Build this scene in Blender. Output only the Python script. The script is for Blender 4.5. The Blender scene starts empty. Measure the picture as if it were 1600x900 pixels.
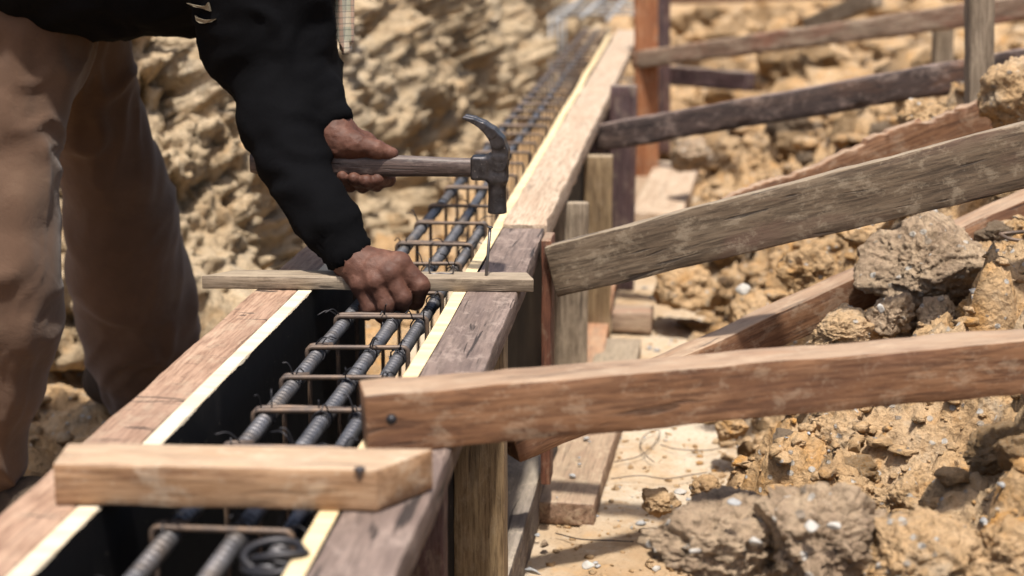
import bpy, bmesh, math, random
import numpy as np
from mathutils import Vector, Matrix

random.seed(7)
SC = bpy.context.scene
COL = SC.collection

# ------------------------------------------------------------------ camera, world, sun, exposure
CAM_POS = np.array([0.0, 0.0, 1.0])
FPX = 2600.0                                    # focal length in pixels of the 1600 px wide photo
_Y = np.array([260.0, 580.0, -2600.0]); _Y /= np.linalg.norm(_Y)
_Z = np.array([0.0, -_Y[2], _Y[1]]); _Z /= np.linalg.norm(_Z)
_X = np.cross(_Y, _Z)
_M = np.array([_X, _Y, _Z])
CR, CU, CB = _M[:, 0], _M[:, 1], _M[:, 2]
cam_d = bpy.data.cameras.new('camera')
cam = bpy.data.objects.new('camera', cam_d); COL.objects.link(cam)
cam.matrix_world = Matrix([[CR[i], CU[i], CB[i], CAM_POS[i]] for i in range(3)] + [[0, 0, 0, 1]])
cam_d.sensor_width = 36.0
cam_d.lens = FPX / 1600 * 36
cam_d.clip_start = 0.05; cam_d.clip_end = 1000
cam_d.dof.use_dof = True
cam_d.dof.focus_distance = 2.25
cam_d.dof.aperture_fstop = 4.2
cam_d.dof.aperture_blades = 0
SC.camera = cam

SUN_EL, SUN_AZ = 71.0, 170.0                    # azimuth from +Y (away) towards +X
world = bpy.data.worlds.new('World'); SC.world = world; world.use_nodes = True
wn = world.node_tree
sky = wn.nodes.new('ShaderNodeTexSky'); sky.sky_type = 'NISHITA'; sky.sun_disc = False
sky.sun_elevation = math.radians(SUN_EL); sky.sun_rotation = math.radians(SUN_AZ)
sky.dust_density = 5.0
wn.links.new(sky.outputs[0], wn.nodes['Background'].inputs[0])
wn.nodes['Background'].inputs[1].default_value = 0.10
sun_d = bpy.data.lights.new('sun', 'SUN'); sun_d.energy = 4.0; sun_d.angle = math.radians(3)
sun_d.color = (1.0, 0.945, 0.86)
sun = bpy.data.objects.new('sun', sun_d); COL.objects.link(sun)
_el, _az = math.radians(SUN_EL), math.radians(SUN_AZ)
SUN_DIR = Vector((math.sin(_az) * math.cos(_el), math.cos(_az) * math.cos(_el), math.sin(_el)))
sun.rotation_euler = SUN_DIR.to_track_quat('Z', 'Y').to_euler()
SC.view_settings.view_transform = 'Standard'; SC.view_settings.look = 'None'
SC.view_settings.exposure = 0.60; SC.view_settings.gamma = 1.0
SC.view_settings.use_curve_mapping = False
SC.cycles.use_denoising = True
SC.cycles.max_bounces = 6; SC.cycles.diffuse_bounces = 3; SC.cycles.glossy_bounces = 3
SC.cycles.caustics_reflective = False; SC.cycles.caustics_refractive = False


def ray(px, py):
    return CR * (px - 800) / FPX + CU * (450 - py) / FPX - CB
def on(px, py, **k):
    """the point of the place seen at photo pixel (px, py) on the plane x=, y= or z="""
    (ax, v), = k.items(); i = 'xyz'.index(ax)
    d = ray(px, py); t = (v - CAM_POS[i]) / d[i]
    return CAM_POS + t * d
def px_size(p):
    return FPX / -((np.asarray(p, float) - CAM_POS) @ CB)          # pixels per metre at p

# ------------------------------------------------------------------ noise
_rng = np.random.RandomState(3)
_PERM = np.concatenate([_rng.permutation(256)] * 3)
_G = _rng.normal(size=(256, 3)); _G /= np.linalg.norm(_G, axis=1)[:, None]
def pn(P):
    P = np.asarray(P, float); I = np.floor(P).astype(int); f = P - I; I &= 255
    w = f * f * f * (f * (f * 6 - 15) + 10); r = 0
    for dx in (0, 1):
        for dy in (0, 1):
            for dz in (0, 1):
                h = _PERM[_PERM[_PERM[I[..., 0] + dx] + I[..., 1] + dy] + I[..., 2] + dz] % 256
                g = _G[h]
                d = g[..., 0] * (f[..., 0] - dx) + g[..., 1] * (f[..., 1] - dy) + g[..., 2] * (f[..., 2] - dz)
                r = r + d * (w[..., 0] if dx else 1 - w[..., 0]) * (w[..., 1] if dy else 1 - w[..., 1]) * (w[..., 2] if dz else 1 - w[..., 2])
    return r * 1.6
def fbm(P, octs=4, gain=0.5):
    P = np.asarray(P, float); s = 0; a = 1.0
    for o in range(octs):
        s = s + a * pn(P + 17.3 * o); P = P * 2.03; a *= gain
    return s
def ridged(P, octs=4, gain=0.55):
    P = np.asarray(P, float); s = 0; a = 1.0
    for o in range(octs):
        s = s + a * (1 - 2 * np.abs(pn(P + 9.1 * o))); P = P * 2.1; a *= gain
    return s
def worley(P):
    P = np.asarray(P, float); I = np.floor(P).astype(int)
    best = np.full(P.shape[:-1], 9.0); sec = best.copy(); idv = np.zeros(P.shape[:-1])
    for dx in (-1, 0, 1):
        for dy in (-1, 0, 1):
            for dz in (-1, 0, 1):
                C = I + np.array([dx, dy, dz]); Cm = C & 255
                h = _PERM[_PERM[_PERM[Cm[..., 0]] + Cm[..., 1]] + Cm[..., 2]] % 256
                d = np.linalg.norm(C + 0.5 + 0.42 * _G[h] - P, axis=-1)
                nb = d < best
                sec = np.where(nb, best, np.minimum(sec, d)); idv = np.where(nb, h / 255.0, idv); best = np.where(nb, d, best)
    return best, sec, idv
def facet(P, tilt=1.0, soft=.12):
    """broken blocks: each cell has its own height and its own tilted face"""
    P = np.asarray(P, float); I = np.floor(P).astype(int); sh = P.shape[:-1]
    d1 = np.full(sh, 9.0); d2 = d1.copy(); v1 = np.zeros(sh); v2 = np.zeros(sh)
    for dx in (-1, 0, 1):
        for dy in (-1, 0, 1):
            for dz in (-1, 0, 1):
                C = I + np.array([dx, dy, dz]); Cm = C & 255
                h = _PERM[_PERM[_PERM[Cm[..., 0]] + Cm[..., 1]] + Cm[..., 2]] % 256
                e = P - (C + 0.5 + 0.42 * _G[h]); d = np.linalg.norm(e, axis=-1)
                v = h / 255.0 - 0.5 + tilt * (e * _G[(h * 7 + 13) % 256]).sum(-1)
                a = d < d1; b = ~a & (d < d2)
                v2 = np.where(a, v1, np.where(b, v, v2)); d2 = np.where(a, d1, np.where(b, d, d2))
                v1 = np.where(a, v, v1); d1 = np.where(a, d, d1)
    w = sstep(0, soft, d2 - d1); return v1 * (.5 + .5 * w) + v2 * (.5 - .5 * w), d2 - d1
def sstep(a, b, x):
    t = np.clip((x - a) / (b - a), 0, 1); return t * t * (3 - 2 * t)

# ------------------------------------------------------------------ materials
def rgb(r, g, b): return (r, g, b, 1)
class NT:
    def __init__(s, name):
        s.m = bpy.data.materials.new(name); s.m.use_nodes = True; s.t = s.m.node_tree
        s.b = s.t.nodes['Principled BSDF']; s.b.inputs['Roughness'].default_value = 0.7
        s.tc = s.t.nodes.new('ShaderNodeTexCoord'); s.oi = s.t.nodes.new('ShaderNodeObjectInfo')
        s.off = s.t.nodes.new('ShaderNodeVectorMath'); s.off.operation = 'MULTIPLY_ADD'
        cb = s.t.nodes.new('ShaderNodeCombineXYZ')
        for i in range(3): s.t.links.new(s.oi.outputs['Random'], cb.inputs[i])
        s.t.links.new(cb.outputs[0], s.off.inputs[0]); s.off.inputs[1].default_value = (37, 53, 71)
        s.t.links.new(s.tc.outputs['Object'], s.off.inputs[2])
    def l(s, a, b): s.t.links.new(a, b)
    def scale(s, v):
        n = s.t.nodes.new('ShaderNodeVectorMath'); n.operation = 'MULTIPLY'
        s.l(s.off.outputs[0], n.inputs[0]); n.inputs[1].default_value = v; return n.outputs[0]
    def noise(s, v, detail=4, rough=0.55, dist=0.0, sc=1.0):
        n = s.t.nodes.new('ShaderNodeTexNoise'); n.inputs['Scale'].default_value = sc
        n.inputs['Detail'].default_value = detail; n.inputs['Roughness'].default_value = rough
        n.inputs['Distortion'].default_value = dist; s.l(s.scale(v) if isinstance(v, tuple) else v, n.inputs['Vector']); return n.outputs[0]
    def vor(s, v, feat='F1', out='Distance', rnd=1.0):
        n = s.t.nodes.new('ShaderNodeTexVoronoi'); n.feature = feat; n.inputs['Scale'].default_value = 1
        n.inputs['Randomness'].default_value = rnd
        s.l(s.scale(v), n.inputs['Vector']); return n.outputs[out]
    def ramp(s, f, stops):
        n = s.t.nodes.new('ShaderNodeValToRGB'); e = n.color_ramp.elements
        while len(e) < len(stops): e.new(0.5)
        for k, (p, c) in enumerate(stops):
            e[k].position = p; e[k].color = c if isinstance(c, tuple) else (c, c, c, 1)
        s.l(f, n.inputs[0]); return n.outputs[0]
    def mix(s, f, a, b, mode='MIX'):
        n = s.t.nodes.new('ShaderNodeMix'); n.data_type = 'RGBA'; n.blend_type = mode
        for v, i in ((f, 0), (a, 6), (b, 7)):
            if isinstance(v, (int, float)): n.inputs[i].default_value = v if i == 0 else (v, v, v, 1)
            elif isinstance(v, tuple): n.inputs[i].default_value = v
            else: s.l(v, n.inputs[i])
        return n.outputs[2]
    def math(s, op, a, b=0.0):
        n = s.t.nodes.new('ShaderNodeMath'); n.operation = op
        for v, i in ((a, 0), (b, 1)):
            if isinstance(v, (int, float)): n.inputs[i].default_value = v
            else: s.l(v, n.inputs[i])
        return n.outputs[0]
    def pebbles(s, col, sc, share=.84):
        v = s.t.nodes.new('ShaderNodeTexVoronoi'); v.inputs['Scale'].default_value = 1; s.l(s.scale((sc, sc, sc * 1.2)), v.inputs['Vector'])
        sp = s.t.nodes.new('ShaderNodeSeparateColor'); s.l(v.outputs['Color'], sp.inputs[0])
        k = s.math('MULTIPLY', s.math('GREATER_THAN', sp.outputs[0], share), s.ramp(v.outputs['Distance'], [(0.30, 1.0), (0.40, 0.0)]))
        c = s.ramp(sp.outputs[1], [(0.2, (.27, .22, .17, 1)), (0.6, (.46, .42, .37, 1)), (0.9, (.47, .44, .40, 1))])
        s.bump(k, .5, .004)
        return s.mix(k, col, c)
    def bump(s, h, st=0.5, d=0.002):
        n = s.t.nodes.new('ShaderNodeBump'); n.inputs['Strength'].default_value = st; n.inputs['Distance'].default_value = d
        s.l(h, n.inputs['Height'])
        if s.b.inputs['Normal'].links: s.l(s.b.inputs['Normal'].links[0].from_socket, n.inputs['Normal'])
        s.l(n.outputs[0], s.b.inputs['Normal'])
    def color(s, c):
        if isinstance(c, tuple): s.b.inputs['Base Color'].default_value = c
        else: s.l(c, s.b.inputs['Base Color'])
    def rough(s, r):
        if isinstance(r, (int, float)): s.b.inputs['Roughness'].default_value = r
        else: s.l(r, s.b.inputs['Roughness'])

def wood(name, dark, mid, light, stain=(0.05, 0.035, 0.03, 1), stain_amt=0.5, dust=(0.42, 0.34, 0.24, 1), dust_amt=0.3, cracks=0.6, cross=0.0, rough=0.72, grain=1.0, settle=0.45):
    n = NT(name)
    g1 = n.noise((4.5, 40 * grain, 40 * grain), 9, 0.70, 0.25)
    g2 = n.noise((16, 230 * grain, 230 * grain), 5, 0.68)
    col = n.ramp(g1, [(0.30, dark), (0.48, mid), (0.70, light)])
    col = n.mix(n.ramp(g2, [(0.38, 0.65), (0.56, 0.0)]), col, dark, 'MULTIPLY')
    big = n.noise((3.2, 11, 11), 5, 0.62, 0.6)
    col = n.mix(n.ramp(big, [(0.50, 0.0), (0.66, stain_amt)]), col, stain)
    d1 = n.noise((22, 34, 34), 9, 0.78, 0.3)
    col = n.mix(n.ramp(d1, [(0.52, 0.0), (0.60, dust_amt)]), col, dust)
    d2 = n.noise((22, 60, 60), 8, 0.78, 0.3)
    col = n.mix(n.ramp(d2, [(0.36, 0.75), (0.46, 0.0)]), col, dark)
    sp = n.noise((130, 130, 130), 3, 0.6)
    col = n.mix(n.ramp(sp, [(0.66, 0.0), (0.76, dust_amt)]), col, dust)
    geo = n.t.nodes.new('ShaderNodeNewGeometry'); sx = n.t.nodes.new('ShaderNodeSeparateXYZ'); n.l(geo.outputs['True Normal'], sx.inputs[0])
    upf = n.ramp(sx.outputs[2], [(0.55, 0.0), (0.85, 1.0)])
    col = n.mix(n.math('MULTIPLY', upf, n.ramp(n.noise((7, 30, 30), 7, 0.72), [(0.32, settle * .35), (0.62, settle)])), col, dust)
    cr = n.noise((5, 75, 75), 3, 0.5, 0.8)
    ck = n.ramp(cr, [(0.315, cracks), (0.36, 0.0)])
    col = n.mix(ck, col, (0.018, 0.012, 0.01, 1))
    h = n.math('ADD', n.math('MULTIPLY', g1, 0.6), n.math('MULTIPLY', g2, 0.45))
    h = n.math('SUBTRACT', h, n.math('MULTIPLY', ck, 0.9))
    if cross:
        c2 = n.noise((46, 9, 9), 4, 0.6, 1.6)
        k2 = n.ramp(c2, [(0.34, cross), (0.385, 0.0)])
        col = n.mix(k2, col, (0.03, 0.02, 0.016, 1)); h = n.math('SUBTRACT', h, k2)
    n.color(col); n.rough(n.ramp(big, [(0.3, rough - 0.12), (0.7, min(1, rough + 0.12))]))
    n.bump(h, 0.55, 0.0022); n.bump(d1, 0.25, 0.003)
    return n.m

M = {}
M['rail_brown'] = wood('brown_rail_wood', rgb(.25, .145, .095), rgb(.375, .235, .158), rgb(.47, .315, .222), stain=(.20, .12, .085, 1), stain_amt=.5, cross=.9, dust_amt=.3, cracks=.35, settle=.08)
M['rail_dark'] = wood('dark_plum_wood', rgb(.085, .057, .046), rgb(.155, .108, .088), rgb(.24, .175, .145), stain=(.06, .035, .034, 1), stain_amt=.6, dust=(.36, .28, .235, 1), dust_amt=.45, cracks=.9, settle=.2)
M['rail_pale'] = wood('pale_sawn_wood', rgb(.36, .26, .18), rgb(.48, .37, .27), rgb(.55, .445, .34), stain=(.36, .24, .16, 1), stain_amt=.4, dust_amt=.2, cracks=.4, settle=.1)
M['plank_tan'] = wood('tan_plank_wood', rgb(.25, .135, .065), rgb(.37, .225, .125), rgb(.47, .325, .205), stain=(.27, .15, .07, 1), stain_amt=.65, dust=(.58, .49, .37, 1), dust_amt=.3, cracks=.35, settle=.4)
M['batten'] = wood('weathered_batten_wood', rgb(.15, .11, .075), rgb(.235, .18, .125), rgb(.33, .265, .195), stain=(.20, .16, .12, 1), stain_amt=.35, dust_amt=.25, cracks=.5)
M['brace_red'] = wood('red_brown_wood', rgb(.13, .057, .026), rgb(.22, .106, .05), rgb(.31, .17, .092), stain=(.12, .055, .032, 1), stain_amt=.6, dust=(.48, .37, .26, 1), dust_amt=.3, cracks=.5, settle=.55)
M['brace_grey'] = wood('grey_muddy_wood', rgb(.085, .057, .035), rgb(.155, .108, .068), rgb(.24, .18, .12), stain=(.12, .065, .045, 1), stain_amt=.7, dust=(.42, .34, .24, 1), dust_amt=.4, cracks=.8, settle=.55)
M['brace_black'] = wood('dark_stained_wood', rgb(.03, .021, .019), rgb(.07, .046, .040), rgb(.14, .092, .07), stain=(.22, .10, .05, 1), stain_amt=.45, dust=(.4, .3, .25, 1), dust_amt=.35, cracks=.5)
M['brace_mixed'] = wood('faded_brown_wood', rgb(.20, .125, .085), rgb(.33, .23, .16), rgb(.46, .36, .26), stain=(.22, .085, .05, 1), stain_amt=.75, dust_amt=.4, cracks=.5)
M['post_olive'] = wood('olive_post_wood', rgb(.16, .105, .055), rgb(.25, .17, .09), rgb(.34, .25, .14), stain=(.12, .085, .045, 1), stain_amt=.5, dust_amt=.2, cracks=.4)
M['post_grey'] = wood('grey_post_wood', rgb(.17, .13, .09), rgb(.27, .21, .15), rgb(.37, .30, .22), stain=(.16, .12, .08, 1), stain_amt=.4, dust_amt=.3, cracks=.5)
M['post_red'] = wood('orange_red_wood', rgb(.24, .09, .035), rgb(.36, .145, .06), rgb(.46, .22, .10), stain=(.16, .06, .03, 1), stain_amt=.5, dust_amt=.25, cracks=.3)
M['stud_red'] = wood('dark_red_wood', rgb(.10, .035, .02), rgb(.16, .06, .032), rgb(.22, .095, .05), stain=(.08, .03, .02, 1), stain_amt=.5, dust_amt=.2, cracks=.4)
M['post_plum'] = wood('plum_post_wood', rgb(.05, .028, .03), rgb(.085, .048, .05), rgb(.13, .08, .08), stain=(.14, .06, .04, 1), stain_amt=.4, dust_amt=.2, cracks=.4)
M['ground_plank'] = wood('worn_red_plank_wood', rgb(.17, .10, .062), rgb(.27, .17, .112), rgb(.37, .25, .17), stain=(.19, .10, .065, 1), stain_amt=.6, dust=(.48, .38, .26, 1), dust_amt=.5, cracks=.4)
M['sole'] = wood('blackened_plate_wood', rgb(.075, .06, .056), rgb(.115, .094, .088), rgb(.17, .142, .132), stain=(.05, .04, .04, 1), stain_amt=.5, dust=(.5, .42, .32, 1), dust_amt=.45, cracks=.6)

def film_ply():
    n = NT('black_film_plywood')
    a = n.noise((6, 6, 6), 6, 0.65, 0.3); b = n.noise((60, 60, 60), 4, 0.6)
    c = n.mix(n.ramp(a, [(0.5, 0.0), (0.72, 0.35)]), (0.010, 0.010, 0.011, 1), (0.075, 0.065, 0.055, 1))
    c = n.mix(n.ramp(b, [(0.68, 0.0), (0.74, 0.5)]), c, (0.22, 0.19, 0.15, 1))
    n.color(c); n.b.inputs['Specular IOR Level'].default_value = 0.12; n.rough(n.ramp(a, [(0.3, 0.55), (0.7, 0.8)])); n.bump(b, 0.15, 0.001); return n.m
M['film'] = film_ply()
def cream(nm, c1, c2, c3):
    n = NT(nm)
    a = n.noise((3, 60, 60), 5, 0.6); b = n.noise((40, 40, 40), 5, 0.65)
    c = n.ramp(a, [(0.3, c1), (0.55, c2), (0.75, c3)])
    c = n.mix(n.ramp(b, [(0.62, 0.0), (0.72, 0.5)]), c, (0.40, 0.28, 0.14, 1))
    n.color(c); n.rough(0.7); n.bump(b, 0.4, 0.001); return n.m
M['cream'] = cream('cream_ply_edge', rgb(.60, .44, .23), rgb(.69, .54, .32), rgb(.76, .63, .43))
M['white_edge'] = cream('whitewashed_ply_edge', rgb(.56, .45, .30), rgb(.66, .56, .41), rgb(.72, .64, .50))

def earth(name, tint=0.0, moist=1.0, fine=1.0):
    n = NT(name)
    a = n.noise((3.1, 3.1, 3.1), 8, 0.66, 0.5); b = n.noise((11, 11, 11), 8, 0.7, 0.3); c = n.noise((70, 70, 70), 6, 0.7)
    col = n.ramp(a, [(0.30, rgb(.31, .20, .11)), (0.46, rgb(.47, .31, .165)), (0.60, rgb(.53, .37, .22)), (0.74, rgb(.56, .45, .32))])
    col = n.mix(n.ramp(b, [(0.52, 0.0), (0.66, 0.75 + tint)]), col, (.50, .265, .085, 1))
    col = n.mix(n.ramp(b, [(0.30, 0.7), (0.44, 0.0)]), col, (.36, .315, .25, 1))
    col = n.mix(n.ramp(c, [(0.34, 0.6 * moist), (0.5, 0.0)]), col, (.17, .115, .06, 1))
    col = n.mix(n.ramp(c, [(0.62, 0.0), (0.74, 0.6)]), col, (.60, .52, .40, 1))
    col = n.pebbles(col, 75)
    n.color(col); n.rough(0.95); n.b.inputs['Specular IOR Level'].default_value = 0.15
    v = n.vor((45, 45, 45)); v2 = n.vor((120, 120, 120))
    h = n.math('ADD', n.math('MULTIPLY', c, 1.0), n.math('ADD', n.math('MULTIPLY', v, 0.5), n.math('MULTIPLY', v2, 0.3)))
    n.bump(b, 0.6, 0.02); n.bump(h, 0.9 * fine, 0.012)
    return n.m
M['earth'] = earth('tan_marl_soil')
M['earth_orange'] = earth('orange_clay_soil', tint=0.5)
def grey_earth():
    n = NT('grey_gravelly_clod')
    b = n.noise((16, 16, 16), 8, 0.7, 0.3); c = n.noise((80, 80, 80), 6, 0.7)
    col = n.ramp(b, [(0.32, rgb(.235, .165, .11)), (0.5, rgb(.36, .265, .18)), (0.66, rgb(.47, .355, .24))])
    col = n.mix(n.ramp(c, [(0.36, 0.6), (0.5, 0.0)]), col, (.13, .095, .06, 1))
    col = n.mix(n.ramp(c, [(0.62, 0.0), (0.72, 0.6)]), col, (.55, .48, .38, 1))
    col = n.pebbles(col, 60, .74)
    n.color(col); n.rough(0.95); n.b.inputs['Specular IOR Level'].default_value = 0.15
    n.bump(b, 0.6, 0.012); n.bump(n.math('ADD', c, n.math('MULTIPLY', n.vor((90, 90, 90)), .5)), 0.9, 0.010); return n.m
M['earth_grey'] = grey_earth()
def bank_earth():
    n = NT('damp_marl_bank')
    a = n.noise((2.6, 2.6, 2.6), 8, 0.66, 0.5); b = n.noise((10, 10, 10), 8, 0.7, 0.3); c = n.noise((60, 60, 60), 6, 0.7)
    col = n.ramp(a, [(0.30, rgb(.30, .215, .135)), (0.46, rgb(.44, .335, .215)), (0.60, rgb(.51, .40, .27)), (0.74, rgb(.55, .46, .35))])
    col = n.mix(n.ramp(b, [(0.52, 0.0), (0.68, 0.6)]), col, (.34, .19, .07, 1))
    col = n.mix(n.ramp(b, [(0.28, 0.75), (0.44, 0.0)]), col, (.37, .33, .265, 1))
    col = n.mix(n.ramp(c, [(0.34, 0.6), (0.5, 0.0)]), col, (.14, .10, .055, 1))
    col = n.mix(n.ramp(c, [(0.64, 0.0), (0.74, 0.6)]), col, (.58, .52, .42, 1))
    n.color(col); n.rough(0.95); n.b.inputs['Specular IOR Level'].default_value = 0.15
    n.bump(b, 0.6, 0.02); n.bump(n.math('ADD', c, n.math('MULTIPLY', n.vor((40, 40, 40)), .6)), 0.9, 0.012); return n.m
M['bank'] = bank_earth()
def sand():
    n = NT('pale_packed_ground')
    a = n.noise((2.4, 2.4, 2.4), 7, 0.62, 0.5); b = n.noise((14, 14, 14), 8, 0.7, 0.3); c = n.noise((120, 120, 120), 5, 0.7)
    col = n.ramp(a, [(0.34, rgb(.34, .225, .125)), (0.48, rgb(.43, .32, .21)), (0.62, rgb(.51, .43, .33))])
    col = n.mix(n.ramp(b, [(0.56, 0.0), (0.70, 0.6)]), col, (.46, .27, .11, 1))
    col = n.mix(n.ramp(b, [(0.30, 0.6), (0.44, 0.0)]), col, (.58, .54, .47, 1))
    col = n.mix(n.ramp(c, [(0.33, 0.55), (0.46, 0.0)]), col, (.24, .17, .10, 1))
    n.color(col); n.rough(0.95); n.b.inputs['Specular IOR Level'].default_value = 0.15
    n.bump(b, 0.5, 0.012); n.bump(c, 0.7, 0.005); return n.m
M['sand'] = sand()
def stone(nm, c1, c2):
    n = NT(nm); b = n.noise((40, 40, 40), 6, 0.65)
    n.color(n.ramp(b, [(0.35, c1), (0.65, c2)])); n.rough(0.8); n.bump(b, 0.6, 0.004); return n.m
M['stone_white'] = stone('white_stone', rgb(.34, .315, .28), rgb(.48, .46, .425))
M['stone_grey'] = stone('grey_stone', rgb(.20, .20, .20), rgb(.40, .40, .40))

def steel_bar():
    n = NT('rebar_steel'); a = n.noise((30, 30, 30), 5, 0.6); b = n.noise((7, 7, 7), 4, 0.6)
    c = n.ramp(a, [(0.3, rgb(.11, .108, .112)), (0.7, rgb(.26, .255, .265))])
    c = n.mix(n.ramp(b, [(0.52, 0.0), (0.68, 0.55)]), c, (.17, .115, .065, 1))
    n.color(c); n.b.inputs['Metallic'].default_value = 0.8; n.rough(n.ramp(b, [(0.3, 0.36), (0.7, 0.6)])); n.bump(a, 0.25, 0.001); return n.m
M['rebar'] = steel_bar()
def rust_bar():
    n = NT('rusty_stirrup_steel'); a = n.noise((50, 50, 50), 5, 0.6)
    n.color(n.ramp(a, [(0.3, rgb(.07, .055, .05)), (0.52, rgb(.125, .088, .066)), (0.72, rgb(.20, .13, .085))]))
    n.b.inputs['Metallic'].default_value = 0.3; n.rough(0.55); n.bump(a, 0.3, 0.001); return n.m
M['stirrup'] = rust_bar()
def wire_m():
    n = NT('dark_tie_wire'); n.color((.035, .033, .036, 1)); n.b.inputs['Metallic'].default_value = 0.6; n.rough(0.45); return n.m
M['wire'] = wire_m()
def nail_m():
    n = NT('dull_nail_steel'); n.color((.13, .12, .12, 1)); n.b.inputs['Metallic'].default_value = 0.8; n.rough(0.4); return n.m
M['nail'] = nail_m()
def hammer_m():
    n = NT('worn_hammer_steel'); a = n.noise((60, 60, 60), 6, 0.65); b = n.noise((260, 260, 260), 3, 0.6)
    c = n.ramp(a, [(0.35, rgb(.035, .032, .034)), (0.6, rgb(.075, .07, .075)), (0.75, rgb(.15, .14, .14))])
    c = n.mix(n.ramp(b, [(0.66, 0.0), (0.74, 0.7)]), c, (.35, .31, .28, 1))
    n.color(c); n.b.inputs['Metallic'].default_value = 0.7; n.rough(n.ramp(a, [(0.3, 0.30), (0.7, 0.5)])); n.bump(a, 0.3, 0.001); return n.m
M['hammer'] = hammer_m()
M['handle'] = wood('dark_worn_handle_wood', rgb(.035, .022, .018), rgb(.075, .048, .04), rgb(.14, .10, .088), stain=(.03, .02, .017, 1), stain_amt=.5, dust=(.30, .25, .22, 1), dust_amt=.15, cracks=.6, rough=.5, grain=2.0, settle=.3)

def skin_m():
    n = NT('weathered_skin'); a = n.noise((45, 45, 45), 5, 0.6); b = n.noise((300, 300, 300), 3, 0.6); w = n.vor((420, 420, 420))
    c = n.ramp(a, [(0.3, rgb(.062, .025, .016)), (0.55, rgb(.10, .043, .028)), (0.75, rgb(.16, .077, .053))])
    n.color(c); n.rough(0.62); n.b.inputs['Specular IOR Level'].default_value = .3; n.b.inputs['Subsurface Weight'].default_value = 0.06
    n.b.inputs['Subsurface Radius'].default_value = (0.008, 0.003, 0.002)
    n.bump(a, 0.2, 0.003); n.bump(n.math('ADD', b, w), 0.25, 0.0009); return n.m
M['skin'] = skin_m()
def nail_skin():
    n = NT('finger_nail'); n.color((.36, .22, .16, 1)); n.rough(0.4); return n.m
M['nail_skin'] = nail_skin()
def cloth_m(nm, c1, c2, weave=900, sheen=0.2, dirt=None, spec=0.2):
    n = NT(nm); a = n.noise((7, 7, 7), 5, 0.6); b = n.noise((weave, weave, weave), 2, 0.5); w = n.noise((26, 26, 26), 5, 0.6, 0.8)
    c = n.ramp(a, [(0.3, c1), (0.7, c2)])
    if dirt:
        c = n.mix(n.ramp(n.noise((5, 5, 9), 7, 0.7), [(0.52, 0.0), (0.7, 0.5)]), c, dirt)
    n.color(c); n.rough(0.9); n.b.inputs['Sheen Weight'].default_value = sheen; n.b.inputs['Specular IOR Level'].default_value = spec
    n.bump(w, 0.3, 0.006); n.bump(b, 0.25, 0.0008); return n.m
M['trousers'] = cloth_m('brown_work_cloth', rgb(.08, .045, .028), rgb(.118, .069, .045), dirt=(.155, .10, .066, 1))
M['jersey'] = cloth_m('black_knit_cloth', rgb(.0022, .0022, .0027), rgb(.004, .004, .005), sheen=0.0, spec=0.06)
M['emblem'] = cloth_m('tan_emblem_print', rgb(.14, .115, .08), rgb(.18, .15, .105), sheen=0)
M['shoe'] = cloth_m('dark_shoe_leather', rgb(.03, .02, .016), rgb(.06, .045, .035), sheen=0, dirt=(.25, .18, .11, 1))
M['hair'] = cloth_m('black_hair', rgb(.008, .007, .006), rgb(.02, .017, .015), sheen=0)
M['eye'] = cloth_m('eye_white', rgb(.6, .58, .55), rgb(.7, .68, .65), sheen=0)
def plaid():
    n = NT('faded_plaid_towel'); s = n.t.nodes.new('ShaderNodeSeparateXYZ'); n.l(n.tc.outputs['Object'], s.inputs[0])
    def stripes(o, f, ph, w):
        return n.math('LESS_THAN', n.math('FRACT', n.math('ADD', n.math('MULTIPLY', o, f), ph)), w)
    c = n.ramp(n.noise((60, 60, 60), 4, 0.6), [(0.3, rgb(.50, .42, .31)), (0.7, rgb(.62, .54, .42))])
    c = n.mix(n.math('MULTIPLY', stripes(s.outputs[2], 22, 0.2, 0.45), 0.45), c, (.17, .25, .20, 1))
    c = n.mix(n.math('MULTIPLY', stripes(s.outputs[0], 60, 0.1, 0.35), 0.55), c, (.36, .16, .11, 1))
    c = n.mix(n.math('MULTIPLY', stripes(s.outputs[2], 110, 0.3, 0.18), 0.6), c, (.08, .10, .09, 1))
    n.color(c); n.rough(0.95); n.b.inputs['Sheen Weight'].default_value = 0.3; n.bump(n.noise((700, 700, 700), 2), 0.4, 0.001); return n.m
M['plaid'] = plaid()

# ------------------------------------------------------------------ object helpers
def tag(o, label=None, cat=None, group=None, kind=None):
    if label: o['label'] = label
    if cat: o['category'] = cat
    if group: o['group'] = group
    if kind: o['kind'] = kind
    return o
def mesh_obj(name, V, Fc, mat, parent=None, smooth=True, mats=None, midx=None):
    me = bpy.data.meshes.new(name)
    me.from_pydata([tuple(map(float, v)) for v in V], [], [tuple(map(int, f)) for f in Fc]) if not isinstance(Fc, np.ndarray) else fast_mesh(me, V, Fc)
    for m in (mats or [mat]): me.materials.append(m)
    if midx is not None: me.polygons.foreach_set('material_index', np.asarray(midx, dtype=np.int32))
    if smooth: me.polygons.foreach_set('use_smooth', np.ones(len(me.polygons), dtype=bool))
    me.update()
    o = bpy.data.objects.new(name, me); COL.objects.link(o)
    if parent: o.parent = parent
    return o
def fast_mesh(me, V, Fc):
    V = np.asarray(V, dtype=np.float32); n = Fc.shape[1]
    me.vertices.add(len(V)); me.vertices.foreach_set('co', V.ravel())
    me.loops.add(Fc.size); me.loops.foreach_set('vertex_index', Fc.astype(np.int32).ravel())
    me.polygons.add(len(Fc)); me.polygons.foreach_set('loop_start', np.arange(0, Fc.size, n, dtype=np.int32))
    me.update(calc_edges=True); me.validate()
def empty(name, loc):
    o = bpy.data.objects.new(name, None); COL.objects.link(o); o.location = tuple(map(float, loc)); o.empty_display_size = 0.05
    return o
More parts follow.
